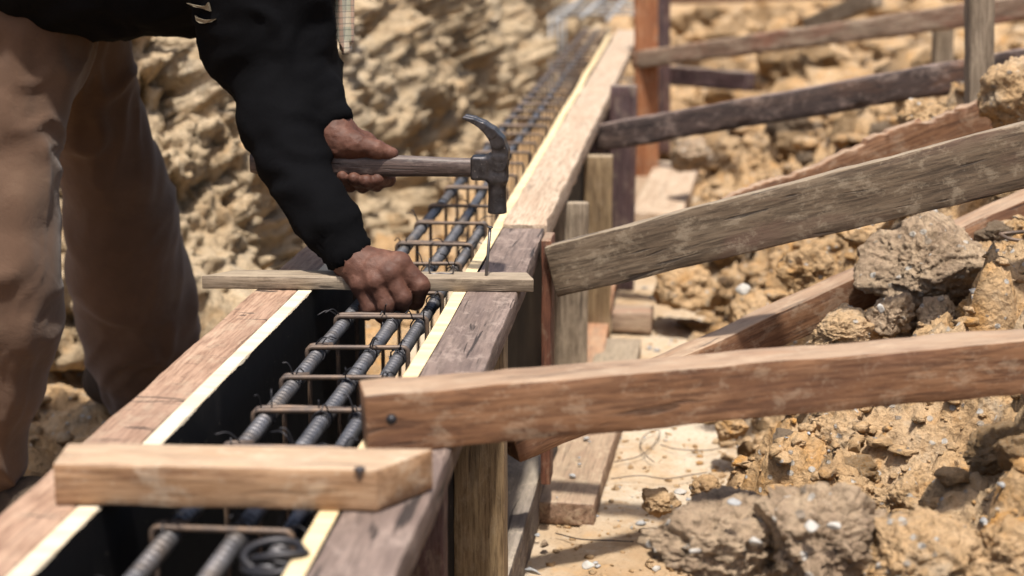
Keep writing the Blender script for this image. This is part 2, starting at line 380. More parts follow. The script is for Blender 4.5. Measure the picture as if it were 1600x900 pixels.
def frame(A, B, up=(0, 0, 1)):
    A, B = Vector(tuple(map(float, A))), Vector(tuple(map(float, B))); x = (B - A).normalized(); u = Vector(up); y = u.cross(x).normalized(); z = x.cross(y)
    return Matrix(((x.x, y.x, z.x, A.x), (x.y, y.y, z.y, A.y), (x.z, y.z, z.z, A.z), (0, 0, 0, 1))), (B - A).length

_pk = [0]
def beam_mesh(L, w, t, bevel=0.0025, seg=0.025, rough=0.0012, skewA=(0, 0), skewB=(0, 0), wB=None, tB=None, jag=None, jagend=0.0, crown=0.0):
    """a timber of length L along +x, w wide (y), t thick (z), arrises worn round, sawn faces slightly uneven"""
    _pk[0] += 1; sd = _pk[0] * 7.7
    nw, nt = max(3, int(w / 0.012)), max(2, int(t / 0.012)); nw, nt = min(nw, 10), min(nt, 10)
    prof = []
    hw, ht, b = 0.5, 0.5, bevel
    def side(p0, p1, k): return [p0 + (p1 - p0) * (i / k) for i in range(k)]
    cs = []
    ys, zs = w / 2 - b, t / 2 - b
    arc = [(math.cos(a), math.sin(a)) for a in (0, math.pi / 4, math.pi / 2)]
    for (sx, sy, a0) in ((1, -1, -90), (1, 1, 0), (-1, 1, 90), (-1, -1, 180)):
        for a in (0, 45, 90):
            an = math.radians(a0 + a); cs.append(np.array([sx * ys + b * math.cos(an), sy * zs + b * math.sin(an)]))
    P = []
    for k in range(4):
        P += cs[3 * k:3 * k + 3]
        p0, p1 = cs[3 * k + 2], cs[(3 * k + 3) % 12]; kk = nt if k in (0, 2) else nw
        P += [p0 + (p1 - p0) * i / kk for i in range(1, kk)]
    P = np.array(P); n = len(P)
    ns = max(4, int(L / seg)); xs = np.concatenate([[0, b * 0.4], np.linspace(b, L - b, ns + 1), [L - b * 0.4, L]])
    ins = np.ones(len(xs)); m = min(w, t)
    ins[0] = ins[-1] = 1 - 2 * b * 0.75 / m; ins[1] = ins[-2] = 1 - 2 * b * 0.25 / m
    V = []
    for i, x in enumerate(xs):
        q = P * ins[i]
        f = x / L
        if wB is not None: q = q * np.array([1 + (wB / w - 1) * f, 1])
        if tB is not None: q = q * np.array([1, 1 + (tB / t - 1) * f])
        eA, eB = max(0, 1 - x / (L * 0.3)), max(0, 1 - (L - x) / (L * 0.3))
        xx = x + eA * (skewA[0] * q[:, 0] + skewA[1] * q[:, 1]) + eB * (skewB[0] * q[:, 0] + skewB[1] * q[:, 1])
        V.append(np.column_stack([xx, q[:, 0], q[:, 1]]))
    V = np.concatenate(V)
    base = V.copy()
    N = np.column_stack([pn(base * 9 + sd), pn(base * 9 + sd + 31), pn(base * 9 + sd + 67)]) * rough
    N += np.column_stack([np.zeros(len(V)), pn(base * 45 + sd), pn(base * 45 + sd + 11)]) * rough * 0.6
    arr = (np.abs(V[:, 1]) > ys) & (np.abs(V[:, 2]) > zs)
    chip = np.clip(pn(base * np.array([28, 60, 60]) + sd) - 0.25, 0, 1) * b * 2.2
    V[:, 1] -= np.sign(V[:, 1]) * chip * arr; V[:, 2] -= np.sign(V[:, 2]) * chip * arr
    V[:, 2] += crown * 4 * (V[:, 0] / L) * (1 - V[:, 0] / L)
    V += N
    if jag is not None:
        top = V[:, 2] > t / 2 - b * 1.5
        V[top, 2] += jag(V[top, 0])
    if jagend:
        e = V[:, 0] > L - 0.15
        V[e, 0] += (pn(np.column_stack([V[e, 1] * 70, V[e, 2] * 70, np.zeros(e.sum()) + sd])) * jagend)
    F = []
    for i in range(len(xs) - 1):
        a = i * n
        for k in range(n):
            F.append((a + k, a + (k + 1) % n, a + n + (k + 1) % n, a + n + k))
    V = np.vstack([V, V[:n].mean(0), V[-n:].mean(0)]); c0, c1 = len(V) - 2, len(V) - 1
    e = (len(xs) - 1) * n
    for k in range(n):
        F.append((c0, (k + 1) % n, k)); F.append((c1, e + k, e + (k + 1) % n))
    F = [tuple(reversed(f)) for f in F]
    return V, F
def fix_normals(me):
    bm = bmesh.new(); bm.from_mesh(me); bmesh.ops.recalc_face_normals(bm, faces=bm.faces); bm.to_mesh(me); bm.free()
def beam(name, A, B, w, t, mat, label=None, cat=None, group=None, parent=None, up=(0, 0, 1), **k):
    """a timber from A to B (centres of its two ends)"""
    mw, L = frame(A, B, up)
    V, F = beam_mesh(L, w, t, **k)
    o = mesh_obj(name, V, F, M[mat] if isinstance(mat, str) else mat); fix_normals(o.data)
    try: o.data.set_sharp_from_angle(angle=math.radians(38))
    except Exception: pass
    o.matrix_world = mw
    if parent:
        o.parent = parent; o.matrix_parent_inverse = Matrix.Identity(4)
        pm = parent_matrix(parent); o.matrix_local = pm.inverted() @ mw
    if label: tag(o, label, cat, group)
    return o
def parent_matrix(p):
    m = p.matrix_basis.copy()
    if p.parent: m = parent_matrix(p.parent) @ m
    return m
def tube_mesh(P, r, n=8, cap=True):
    P = np.asarray(P, float); m = len(P); rr = np.broadcast_to(np.asarray(r, float), (m,))
    T = np.gradient(P, axis=0); T /= np.linalg.norm(T, axis=1)[:, None] + 1e-12
    u = np.cross(T[0], [0, 0, 1.0]);
    if np.linalg.norm(u) < 1e-3: u = np.cross(T[0], [1.0, 0, 0])
    u /= np.linalg.norm(u); V = []
    for i in range(m):
        u = u - T[i] * (u @ T[i]); u /= np.linalg.norm(u); v = np.cross(T[i], u)
        a = np.arange(n) * 2 * np.pi / n
        V.append(P[i] + rr[i] * (np.cos(a)[:, None] * u + np.sin(a)[:, None] * v))
    V = np.concatenate(V); F = []
    for i in range(m - 1):
        for k in range(n):
            F.append((i * n + k, i * n + (k + 1) % n, (i + 1) * n + (k + 1) % n, (i + 1) * n + k))
    if cap:
        F.append(tuple(range(n))[::-1]); F.append(tuple(range((m - 1) * n, m * n)))
    return V, F
class MB:
    def __init__(s): s.V = []; s.F = []; s.n = 0
    def add(s, V, F):
        s.V.append(np.asarray(V, float)); s.F += [tuple(i + s.n for i in f) for f in F]; s.n += len(V); return s
    def tube(s, P, r, n=8): return s.add(*tube_mesh(P, r, n))
    def build(s, name, mat, parent=None, smooth=True, origin=(0, 0, 0)):
        return mesh_obj(name, np.concatenate(s.V) - np.asarray(origin, float), s.F, M[mat] if isinstance(mat, str) else mat, parent, smooth)
def spline(P, k=8):
    P = np.asarray(P, float); Q = np.vstack([2 * P[0] - P[1], P, 2 * P[-1] - P[-2]]); out = []
    for i in range(1, len(Q) - 2):
        for t in np.arange(k) / k:
            a, b, c, d = Q[i - 1], Q[i], Q[i + 1], Q[i + 2]
            out.append(0.5 * ((2 * b) + (c - a) * t + (2 * a - 5 * b + 4 * c - d) * t * t + (-a + 3 * b - 3 * c + d) * t ** 3))
    out.append(P[-1]); return np.array(out)

def rounded(P, r=.007, k=4):
    """an open path with its corners bent round"""
    P = [np.asarray(p, float) for p in P]; out = [P[0]]
    for a, b, c in zip(P[:-2], P[1:-1], P[2:]):
        u, v = a - b, c - b; lu, lv = np.linalg.norm(u), np.linalg.norm(v); p, q = b + u / lu * min(r, lu * .45), b + v / lv * min(r, lv * .45)
        for t in np.linspace(0, 1, k): out.append((1 - t) ** 2 * p + 2 * t * (1 - t) * b + t * t * q)
    out.append(P[-1]); return np.array(out)
def surface_nets(f, o, h):
    """smooth surface mesh of the zero set of the sampled field f"""
    s = f < 0; nx, ny, nz = f.shape
    cs = np.zeros((nx - 1, ny - 1, nz - 1, 3)); cn = np.zeros((nx - 1, ny - 1, nz - 1))
    for ax in range(3):
        for a in (0, 1):
            for b in (0, 1):
                i0 = [0, 0, 0]; oth = [k for k in range(3) if k != ax]; i0[oth[0]] = a; i0[oth[1]] = b
                i1 = list(i0); i1[ax] = 1
                sl0 = tuple(slice(i0[k], i0[k] + f.shape[k] - 1) for k in range(3)); sl1 = tuple(slice(i1[k], i1[k] + f.shape[k] - 1) for k in range(3))
                f0, f1 = f[sl0], f[sl1]; x = (f0 < 0) != (f1 < 0)
                t = np.where(x, f0 / np.where(x, f0 - f1, 1), 0)
                for k in range(3):
                    cs[..., k] += np.where(x, (t if k == ax else i0[k]), 0)
                cn += x
    act = cn > 0; idx = -np.ones(act.shape, int); idx[act] = np.arange(act.sum())
    ijk = np.argwhere(act); V = (ijk + cs[act] / cn[act][:, None]) * h + o
    F = []
    for ax in range(3):
        oth = [(ax + 1) % 3, (ax + 2) % 3]
        sl0 = [slice(None)] * 3; sl1 = [slice(None)] * 3; sl0[ax] = slice(0, -1); sl1[ax] = slice(1, None)
        x = s[tuple(sl0)] != s[tuple(sl1)]
        e = np.argwhere(x); sg = s[tuple(sl0)][x]
        ok = (e[:, oth[0]] > 0) & (e[:, oth[1]] > 0) & (e[:, oth[0]] < f.shape[oth[0]] - 1) & (e[:, oth[1]] < f.shape[oth[1]] - 1)
        e, sg = e[ok], sg[ok]
        q = []
        for (da, db) in ((-1, -1), (0, -1), (0, 0), (-1, 0)):
            c = e.copy(); c[:, oth[0]] += da; c[:, oth[1]] += db; q.append(idx[c[:, 0], c[:, 1], c[:, 2]])
        q = np.column_stack(q); q[~sg] = q[~sg][:, ::-1]; F.append(q)
    return V, np.concatenate(F)
def smin(a, b, k):
    h = np.clip(0.5 + 0.5 * (b - a) / k, 0, 1); return b + (a - b) * h - k * h * (1 - h)
def cone_d(P, a, b, ra, rb):
    a, b = np.asarray(a, float), np.asarray(b, float); ab = b - a; t = np.clip(((P - a) @ ab) / (ab @ ab + 1e-12), 0, 1)
    return np.linalg.norm(P - a - t[..., None] * ab, axis=-1) - (ra + (rb - ra) * t)
def chain_d(P, pts, rs, k=None):
    d = None
    for i in range(len(pts) - 1):
        c = cone_d(P, pts[i], pts[i + 1], rs[i], rs[i + 1]); d = c if d is None else (np.minimum(d, c) if k is None else smin(d, c, k))
    return d
def sdf_mesh(fn, lo, hi, h):
    lo, hi = np.asarray(lo, float), np.asarray(hi, float)
    n = np.ceil((hi - lo) / h).astype(int) + 1
    g = np.stack(np.meshgrid(*[lo[i] + h * np.arange(n[i]) for i in range(3)], indexing='ij'), -1)
    return surface_nets(fn(g), lo, h)
def vnormals(V, F):
    a, b, c, d = (V[F[:, i]] for i in range(4)); fn_ = np.cross(c - a, d - b); N = np.zeros_like(V)
    for i in range(4): np.add.at(N, F[:, i], fn_)
    return N / (np.linalg.norm(N, axis=1)[:, None] + 1e-12)

def ico(sub):
    bm = bmesh.new(); bmesh.ops.create_icosphere(bm, subdivisions=sub, radius=1.0)
    V = np.array([v.co[:] for v in bm.verts]); F = np.array([[v.index for v in f.verts] for f in bm.faces]); bm.free(); return V, F
_ICO = {k: ico(k) for k in (1, 2, 3, 4, 5, 6)}
#==SETTING==
# ------------------------------------------------------------------ ground, one sheet to the horizon
def spaced(dense_lo, dense_hi, step, lo, hi, g=1.16):
    a = list(np.arange(dense_lo, dense_hi, step)); s = step; x = a[-1]; up = []
    while x < hi: s *= g; x += s; up.append(x)
    s = step; x = dense_lo; dn = []
    while x > lo: s *= g; x -= s; dn.append(x)
    return np.array(dn[::-1] + a + up)
def toe(y):
    return np.interp(y, [0, 2.2, 2.5, 3.1, 3.6, 4.2, 6, 9], [-.02, 0.0, .05, .15, .15, .12, .06, .0])
def mound(x, y):
    """height of the excavated soil heaped on the side of the braces"""
    t = toe(y); w = np.interp(y, [1.5, 2.4, 3.2, 5, 9], [.40, .42, .50, .8, 1.6])
    top = np.interp(y, [1, 2.2, 3.0, 3.6, 5, 8, 14], [.30, .40, .47, .58, .42, .30, .2])
    s = np.clip((x - t) / w, 0, 1.0)
    return top * (s ** 0.85) * (1 - 0.25 * (s > 1)) + 0.06 * np.clip((x - t - w) / 1.5, 0, 1)
def ground_h(x, y):
    P = np.stack([x, y, np.zeros_like(x)], -1)
    m = mound(x, y)
    act = sstep(0.0, 0.10, m)
    Wp = P + .03 * np.stack([fbm(P * 8, 3, .6), fbm(P * 8 + 40, 3, .6), 0 * x], -1)
    f1, e1 = facet(Wp * 6 + .5, 1.2, .2); f2, e2 = facet(Wp * 17 + .5, 1.2, .2); f3, e3 = facet(P * 45 + .5, 1.1, .3)
    h = m + act * (0.05 * fbm(P * 3.0 + 5, 3) + 0.105 * f1 + .036 * f2 + .012 * f3 - .03 * (1 - sstep(0, .07, e1)) + 0.018 * ridged(P * 12, 4, .6) * 0.6)
    h += 0.007 * fbm(P * 5, 4) + 0.0022 * fbm(P * 40, 3)
    infm = (x < -.14) & (x > -.62) & (y < 9)
    h = np.where(infm, np.minimum(h, 0.004 * fbm(P * 12, 2)), h)
    # the trench side of the working man: clods underfoot
    lf = sstep(-.62, -.8, x)
    lf2 = lf * (y < 7) * (y > .5)
    h += lf * 0.03 * fbm(P * 4 + 3, 4) + lf2 * (.05 * facet(Wp * 7 + .5, 1.2, .2)[0] + .018 * facet(Wp * 20 + .5, 1.2, .2)[0])
    far = sstep(9, 16, y); h += far * 0.25
    return h
gx = spaced(-1.75, 1.25, 0.0075, -260, 260); gy = spaced(1.3, 4.2, 0.0075, -60, 420, 1.05)
GX, GY = np.meshgrid(gx, gy, indexing='ij')
GZ = ground_h(GX, GY)
nx, ny = GX.shape
ii = np.arange(nx * ny).reshape(nx, ny)
GF = np.stack([ii[:-1, :-1], ii[1:, :-1], ii[1:, 1:], ii[:-1, 1:]], -1).reshape(-1, 4)
fx, fy = GX[:-1, :-1].ravel(), GY[:-1, :-1].ravel()
fm = (mound(fx, fy) > 0.02 + 0.02 * pn(np.column_stack([fx * 9, fy * 9, fx * 0]))) | (fx < -.64) | (fy > 6)
ground = mesh_obj('ground', np.column_stack([GX.ravel(), GY.ravel(), GZ.ravel()]), GF, None, mats=[M['sand'], M['earth']], midx=fm.astype(int))
tag(ground, kind='structure')

def gz(x, y): return float(ground_h(np.array([float(x)]), np.array([float(y)]))[0])

# excavated bank behind the worker
FOOT = spline(np.array([[-4.5, 3.35, 0], [-2.6, 3.45, 0], [-1.75, 3.50, 0], [-1.22, 3.52, 0], [-.95, 3.72, 0], [-.86, 4.4, 0], [-.82, 5.2, 0], [-.79, 6.2, 0], [-.76, 7.4, 0], [-.70, 8.8, 0], [-.64, 11, 0], [-.5, 15, 0]]), 40)
seg = np.concatenate([[0], np.cumsum(np.linalg.norm(np.diff(FOOT, axis=0), axis=1))])
us = [0.0]
while us[-1] < seg[-1]:
    yy = np.interp(us[-1], seg, FOOT[:, 1]); xx = np.interp(us[-1], seg, FOOT[:, 0])
    us.append(us[-1] + (0.05 if xx < -2.0 else 0.008 if yy < 5.2 else 0.012 if yy < 7 else 0.03))
us = np.array(us); vs = np.concatenate([np.arange(-0.05, 1.15, 0.0085), [1.2, 1.3]])
bx, by = np.interp(us, seg, FOOT[:, 0]), np.interp(us, seg, FOOT[:, 1])
tx, ty = np.gradient(bx), np.gradient(by); tl = np.hypot(tx, ty); nxv, nyv = ty / tl, -tx / tl       # outward, towards the trench
for _ in range(3):
    nxv = np.convolve(np.pad(nxv, 20, 'edge'), np.ones(41) / 41, 'valid'); nyv = np.convolve(np.pad(nyv, 20, 'edge'), np.ones(41) / 41, 'valid')
U_, V_ = np.meshgrid(np.arange(len(us)), vs, indexing='ij')
lean = 0.38 * V_ + 0.10 * V_ ** 2
BX = bx[U_] - nxv[U_] * lean; BY = by[U_] - nyv[U_] * lean; BZ = V_.copy()
P = np.stack([BX, BY, BZ], -1)
Wp = P + 0.05 * np.stack([fbm(P * 6, 4, .6), fbm(P * 6 + 40, 4, .6), fbm(P * 6 + 80, 4, .6)], -1)
f1, e1 = facet(Wp * np.array([2.6, 2.6, 1.9]), 1.2, .25)
f2, e2 = facet(Wp * np.array([7, 7, 6]) + 9, 1.3, .2)
f3, e3 = facet(Wp * 19 + 4, 1.3, .2)
f4, e4 = facet(P * 46 + 2, 1.2, .3)
disp = 0.10 * fbm(P * np.array([1.6, 1.6, .8]) + 4, 3) + 0.20 * f1 + 0.075 * f2 + 0.030 * f3 + 0.013 * f4
disp -= 0.05 * (1 - sstep(0, .06, e1)) + 0.022 * (1 - sstep(0, .07, e2))
disp += 0.05 * ridged(P * np.array([3, 3, 2]) + 2, 5, .58) * .5 + 0.008 * fbm(P * 60, 3, .65)
for (a_, b_, y_, dep, rad) in ((690, 215, 5.3, .30, .13), (440, 385, 4.15, .25, .13), (735, 245, 5.6, .2, .10), (225, 470, 4.0, .16, .10), (600, 100, 4.6, .15, .08), (330, 230, 3.95, .12, .06)):
    c_ = on(a_, b_, y=y_); disp -= dep * np.exp(-(((P[..., 1] - c_[1]) / rad) ** 2 + ((P[..., 2] - c_[2]) / (rad * .7)) ** 2))
disp *= sstep(-0.05, 0.08, V_) * 0.9 + 0.1
BX += nxv[U_] * disp; BY += nyv[U_] * disp; BZ += 0.35 * disp * sstep(0.0, 0.2, V_)
# flat ground on top of the bank
ext = [0.3, 0.8, 2, 6, 30, 120]
EX = np.stack([BX[:, -1] - nxv * e for e in ext], 1); EY = np.stack([BY[:, -1] - nyv * e for e in ext], 1); EZ = np.full_like(EX, 1.34)
BX, BY, BZ = np.hstack([BX, EX]), np.hstack([BY, EY]), np.hstack([BZ, EZ])
a, b = BX.shape; ii = np.arange(a * b).reshape(a, b)
BF = np.stack([ii[:-1, :-1], ii[1:, :-1], ii[1:, 1:], ii[:-1, 1:]], -1).reshape(-1, 4)
bank = mesh_obj('earth_bank', np.column_stack([BX.ravel(), BY.ravel(), BZ.ravel()]), BF, M['bank'])
tag(bank, kind='structure')

#==FORMWORK==
# ------------------------------------------------------------------ formwork
ZT = 0.49                                         # top of the formwork
# left shutter
t = empty('form_shutter', (-.51, 1.8, 0)); tag(t, 'long black plywood shutter with whitewashed top edge and brown rail on the worker side', 'formwork')
def sheet(name, parent, x0, x1, y0, y1, z0, z1, edge, seedv, ragged):
    """a film-faced plywood sheet; x0 = the face towards the pour; its sawn top edge has a ragged border with the black film"""
    ys = np.arange(y0, y1 + 1e-6, 0.005); s = 1 if x1 > x0 else -1
    yy = np.column_stack([ys, ys * 0 + seedv, ys * 0])
    rr = np.clip(ragged * (0.15 + fbm(yy * np.array([11, 1, 1]), 5, .65) + 0.7 * pn(yy * np.array([150, 1, 1]))), 0, None)
    wob = 0.003 * pn(yy * np.array([1.7, 1, 1]) + 9)
    V = []; F = []; mi = []
    for i, y in enumerate(ys):
        V += [(x0 + wob[i], y, z0), (x1 + wob[i], y, z0), (x1 + wob[i], y, z1), (x0 + wob[i] + s * .001, y, z1), (x0 + wob[i], y, z1 - .001 - rr[i])]
    n = 5
    for i in range(len(ys) - 1):
        for k in range(n):
            F.append((i * n + k, i * n + (k + 1) % n, (i + 1) * n + (k + 1) % n, (i + 1) * n + k)); mi.append(1 if k in (2, 3) else 0)
    F.append(tuple(range(n))); F.append(tuple(range((len(ys) - 1) * n, len(ys) * n))); mi += [1, 1]
    o = mesh_obj(name, V, F, None, parent, False, [M['film'], M[edge]], mi); fix_normals(o.data)
    o.location = -np.array(parent.location); return o
sheet('plywood_sheet', t, -.5, -.519, 0.7, 2.63, 0.01, ZT, 'white_edge', 3, .0030)
beam('top_rail', (-.5495, .7, ZT - .0165), (-.5495, 2.60, ZT - .0165), .060, .033, 'rail_brown', parent=t, rough=.0016)
for yy in (1.0, 1.75, 2.5):
    beam('stud', (-.546, yy, .0), (-.546, yy, .456), .05, .05, 'post_olive', parent=t, up=(0, 1, 0))
# right shutter
t = empty('form_shutter', (-.29, 3.5, 0)); tag(t, 'long black shutter with cream top edge and plum rail on the side of the braces', 'formwork')
sheet('plywood_sheet', t, -.302, -.284, 0.7, 7.45, 0.01, ZT, 'cream', 8, .0015)
beam('top_rail', (-.2475, .7, ZT - .0165), (-.2475, 2.735, ZT - .0165), .071, .033, 'rail_dark', parent=t, rough=.0016, jagend=.002)
p = beam('top_rail', (-.2475, 2.745, ZT - .014), (-.207, 7.45, ZT + .004), .074, .040, 'rail_pale', parent=t, rough=.003, seg=.04, wB=.105, jagend=.004)
p['label'] = 'pale sawn rail beyond the joint'
def stud(x0, x1, y, z0, z1, mat, depth=.045, lab=None):
    o = beam('stud', ((x0 + x1) / 2, y + depth / 2, z0), ((x0 + x1) / 2, y + depth / 2, z1), x1 - x0, depth, mat, parent=t, up=(0, 1, 0))
    if lab: o['label'] = lab
stud(-.283, -.245, 1.72, 0.03, .456, 'post_plum')
stud(-.2825, -.2145, 2.09, 0.0, .4565, 'post_olive', .05, 'olive brown stud')
stud(-.2055, -.1895, 2.585, .089, .50, 'stud_red', .075, 'thin red edge-on stud')
a_ = on(866, 280, y=3.22); b_ = on(920, 280, y=3.22)
stud(a_[0], b_[0], 3.22, .0, .452, 'post_grey', .02, 'wide grey stud')
a_ = on(912, 250, y=3.85); b_ = on(957, 250, y=3.85)
stud(a_[0], b_[0], 3.85, .0, .455, 'post_olive', .04)
a_ = on(960, 125, y=4.75); b_ = on(999, 125, y=4.75)
stud(max(a_[0], -.2), b_[0], 4.45, .0, .56, 'post_plum', .05, 'tall plum stud')
for yy in (5.3, 6.4):
    stud(-.28, -.22, yy, 0, .455, 'post_plum')
# dark sole plate along the foot of the right shutter
beam('sole_plate', (-.264, 2.145, .045), (-.246, 2.97, .045), .085, .085, 'sole', 'black weathered timber lying along the foot of the shutter', 'timber', rough=.002)

# battens across the form
A, B = on(342, 436, z=ZT + .010), on(829, 441, z=ZT + .010)
batten = beam('batten', A, B, .045, .0185, 'batten', 'thin weathered grey batten under the fist, laid across the two shutters', 'batten', skewA=(.9, 0), skewB=(-.25, 0), bevel=.0015, rough=.0008)
A, B = on(82, 752, z=ZT + .0205), on(628, 762, z=ZT + .0205)
plank = beam('plank', A + [0, .022, 0], B + [0, .022, 0], .060, .038, 'plank_tan', 'short tan plank with a chamfered end, laid across the form', 'plank', skewA=(-.1, 0), skewB=(.75, 0), rough=.0014, bevel=.0018)
def nail_mesh(L, r, hr):
    m = MB(); m.tube([(0, 0, 0), (0, 0, r * 3), (0, 0, L - .002)], [r * .2, r, r], 10)
    m.tube([(0, 0, L - .0022), (0, 0, L - .0004), (0, 0, L)], [hr * .7, hr, hr * .9], 12); return m
def child_at(o, parent, mw):
    o.parent = parent; o.matrix_parent_inverse = Matrix.Identity(4); o.matrix_local = parent_matrix(parent).inverted() @ mw
A = on(759, 431, z=ZT + .019); A[2] -= .006; T_ = on(766, 354, y=A[1])
nl = nail_mesh(np.linalg.norm(T_ - A), .0022, .0046).build('nail', 'nail'); mw, _ = frame(A, T_, (0, 1, 0.01))
nl.matrix_world = mw @ Matrix.Rotation(math.radians(90), 4, 'Y')
tag(nl, 'long steel nail standing upright in the thin batten below the hammer', 'nail')
q = on(690, 428, z=ZT + .0195)
m = MB(); m.tube(spline([q + [-.017, 0, .022], q + [-.0165, 0, .001], q + [.0, 0.001, .0005], q + [.0155, 0, .001], q + [.0165, 0, .013]], 5), .0013, 6)
o = m.build('bent_nail', 'nail', origin=q); o.location = q; tag(o, 'bent pale wire staple lying on the thin batten beside the fist', 'staple')
q = on(562, 733, z=ZT + .0395); hn = nail_mesh(.012, .002, .0052).build('nail_head', 'nail'); child_at(hn, plank, Matrix.Translation(Vector(q) - Vector((0, 0, .011))))

# ------------------------------------------------------------------ rebar cage
cage = empty('rebar_cage', (-.37, 1.5, .06)); tag(cage, 'long rebar cage of ribbed bars and wired stirrups inside the form', 'rebar')
co = np.array(cage.location)
def bar(x, z, y0, y1, r, ribs_to, name='bar'):
    ys = []; rs = []
    y = y0
    while y < y1:
        if y < ribs_to:
            for f, k in ((0, .97), (.0045, .97), (.0056, 1.15), (.0078, 1.15), (.0089, .97)): ys.append(y + f); rs.append(r * k)
            y += .0115
        else:
            ys.append(y); rs.append(r * 1.04); y += .08
    ys = np.array(ys)
    yy = np.column_stack([ys * .9, ys * 0 + x * 40, ys * 0 + z * 30])
    P = np.column_stack([x + .006 * pn(yy), ys, z + .004 * pn(yy + 50)])
    return MB().tube(P, np.array(rs), 12).build(name, 'rebar', cage, origin=co), lambda y: (x + .006 * float(pn(np.array([[y * .9, x * 40, z * 30]]))[0]), z + .004 * float(pn(np.array([[y * .9 + 50, x * 40 + 50, z * 30 + 50]]))[0]))
ZB = .458
tops = [bar(x, ZB, .7, 8.3, .0082, 3.0)[1] for x in (-.443, -.382)] + [bar(-.341, ZB - .003, .7, 2.95, .0078, 3.0)[1]]
for x in (-.443, -.341): bar(x, .085, .7, 8.3, .008, 0)
bar(-.395, .085, .7, 8.3, .008, 0)
stir_y = [1.02, 1.20] + [on(560, py, z=ZB + .012)[1] for py in (830, 700, 643, 590, 542, 493, 455, 410, 378, 345, 318, 290)]
stir_y = sorted(stir_y)
y = stir_y[-1]
while y < 8.0: y += .17; stir_y.append(y)
rnd = random.Random(5)
nt = 0
for i, y in enumerate(stir_y):
    zt, zb, xl, xr = ZB + .0115, .072, -.4515 - rnd.uniform(0, .003), -.3285
    dy = rnd.uniform(-.006, .010); c = .008
    loop = [(xl - .001, y - .006, zt - .028), (xl - .001, y - .006, zt), (xr, y + dy, zt), (xr, y + dy, zb), (xl, y, zb), (xl, y, zt + .001), (xl + .030, y + .006, zt + .001)]
    if i % 3 == 1: loop = loop + [(xr - .012, y + .012, zt - .001)]
    MB().tube(rounded(loop), .0033, 7).build('stirrup', 'stirrup', cage, origin=co)
    near = y < 3.2
    for b in (range(3) if y < 2.9 else range(2)):
        if nt >= 96 or (y > 3.2 and i % 2 and y > 5): continue
        x, z = tops[b](y); nt += 1
        m = MB(); r_ = .0105
        turns = 2.0 if near else 1.5; nn = 26 if near else 12
        a = np.linspace(-1, turns * 2 * np.pi, nn)
        ph = rnd.uniform(0, 6)
        m.tube(np.column_stack([x + r_ * np.cos(a + ph) * (1 + .12 * np.sin(3 * a)), y + .004 * np.sin(a * .5 + ph) + np.linspace(-.006, .007, nn), z + .002 + r_ * 1.05 * np.sin(a + ph)]), .0010 if near else .0022, 5)
        if near:
            for kk in range(2):
                e = np.array([rnd.uniform(-.03, .03), rnd.uniform(-.02, .012), rnd.uniform(-.004, .026)])
                p0 = np.array([x + rnd.uniform(-.008, .008), y, z + .010])
                m.tube(spline([p0, p0 + e * .5 + [0, 0, .008], p0 + e], 5), .0009, 5)
        m.build('tie_wire', 'wire', cage, origin=co)
# coil of tie wire lying on the near end of the cage
c0 = on(432, 888, z=ZB + .02); m = MB(); a = np.linspace(0, 2 * np.pi * 4, 140)
m.tube(np.column_stack([c0[0] + (.021 + .006 * np.sin(a * .37)) * np.cos(a), c0[1] + (.018 + .006 * np.cos(a * .51)) * np.sin(a), c0[2] + .004 + .007 * np.sin(a * .8) + .006 * np.cos(a * .33)]) , .0036, 7)
o = m.build('wire_coil', 'wire', origin=c0); o.location = c0; tag(o, 'small coil of grey wire lying on the bars beside the cream edge', 'wire coil')
# a second cage far off, where the first one ends
cg = empty('rebar_cage', (-.3, 9.6, .4)); tag(cg, 'pale bundle of rebar far off where the form ends', 'rebar')
for k in range(5):
    x = -.62 + .13 * k
    MB().tube([(x, 8.6 + .1 * k, .47 + .02 * (k % 2)), (x + .05, 10.4, .52)], .012, 6).build('bar', 'stone_grey', cg, origin=np.array(cg.location))
for k in range(4):
    yy = 8.8 + .4 * k
    MB().tube([(-.66, yy, .5), (-.05, yy, .51), (-.05, yy, .05), (-.66, yy, .05), (-.66, yy, .5)], .008, 6).build('stirrup', 'stone_grey', cg, origin=np.array(cg.location))

#==TIMBER==
# ------------------------------------------------------------------ braces, stakes, loose timber
def mid(p, q): return (np.asarray(p) + np.asarray(q)) / 2
def strut(name, tl, bl, tr, br, yl, yr, thick, mat, label, cat, ext=0.25, **k):
    """a timber whose front face is seen between these photo points, its ends at the depths yl and yr"""
    a, b, c, d = on(*tl, y=yl), on(*bl, y=yl), on(*tr, y=yr), on(*br, y=yr)
    A, B = mid(a, b), mid(c, d); wl, wr = np.linalg.norm(a - b), np.linalg.norm(c - d)
    off = np.array([0, thick / 2, 0]); d_ = (B - A) / np.linalg.norm(B - A); L = np.linalg.norm(B - A)
    B2 = B + d_ * ext; wr2 = wl + (wr - wl) * (L + ext) / L
    return beam(name, A + off, B2 + off, thick, wl, mat, label, cat, tB=wr2, **k)
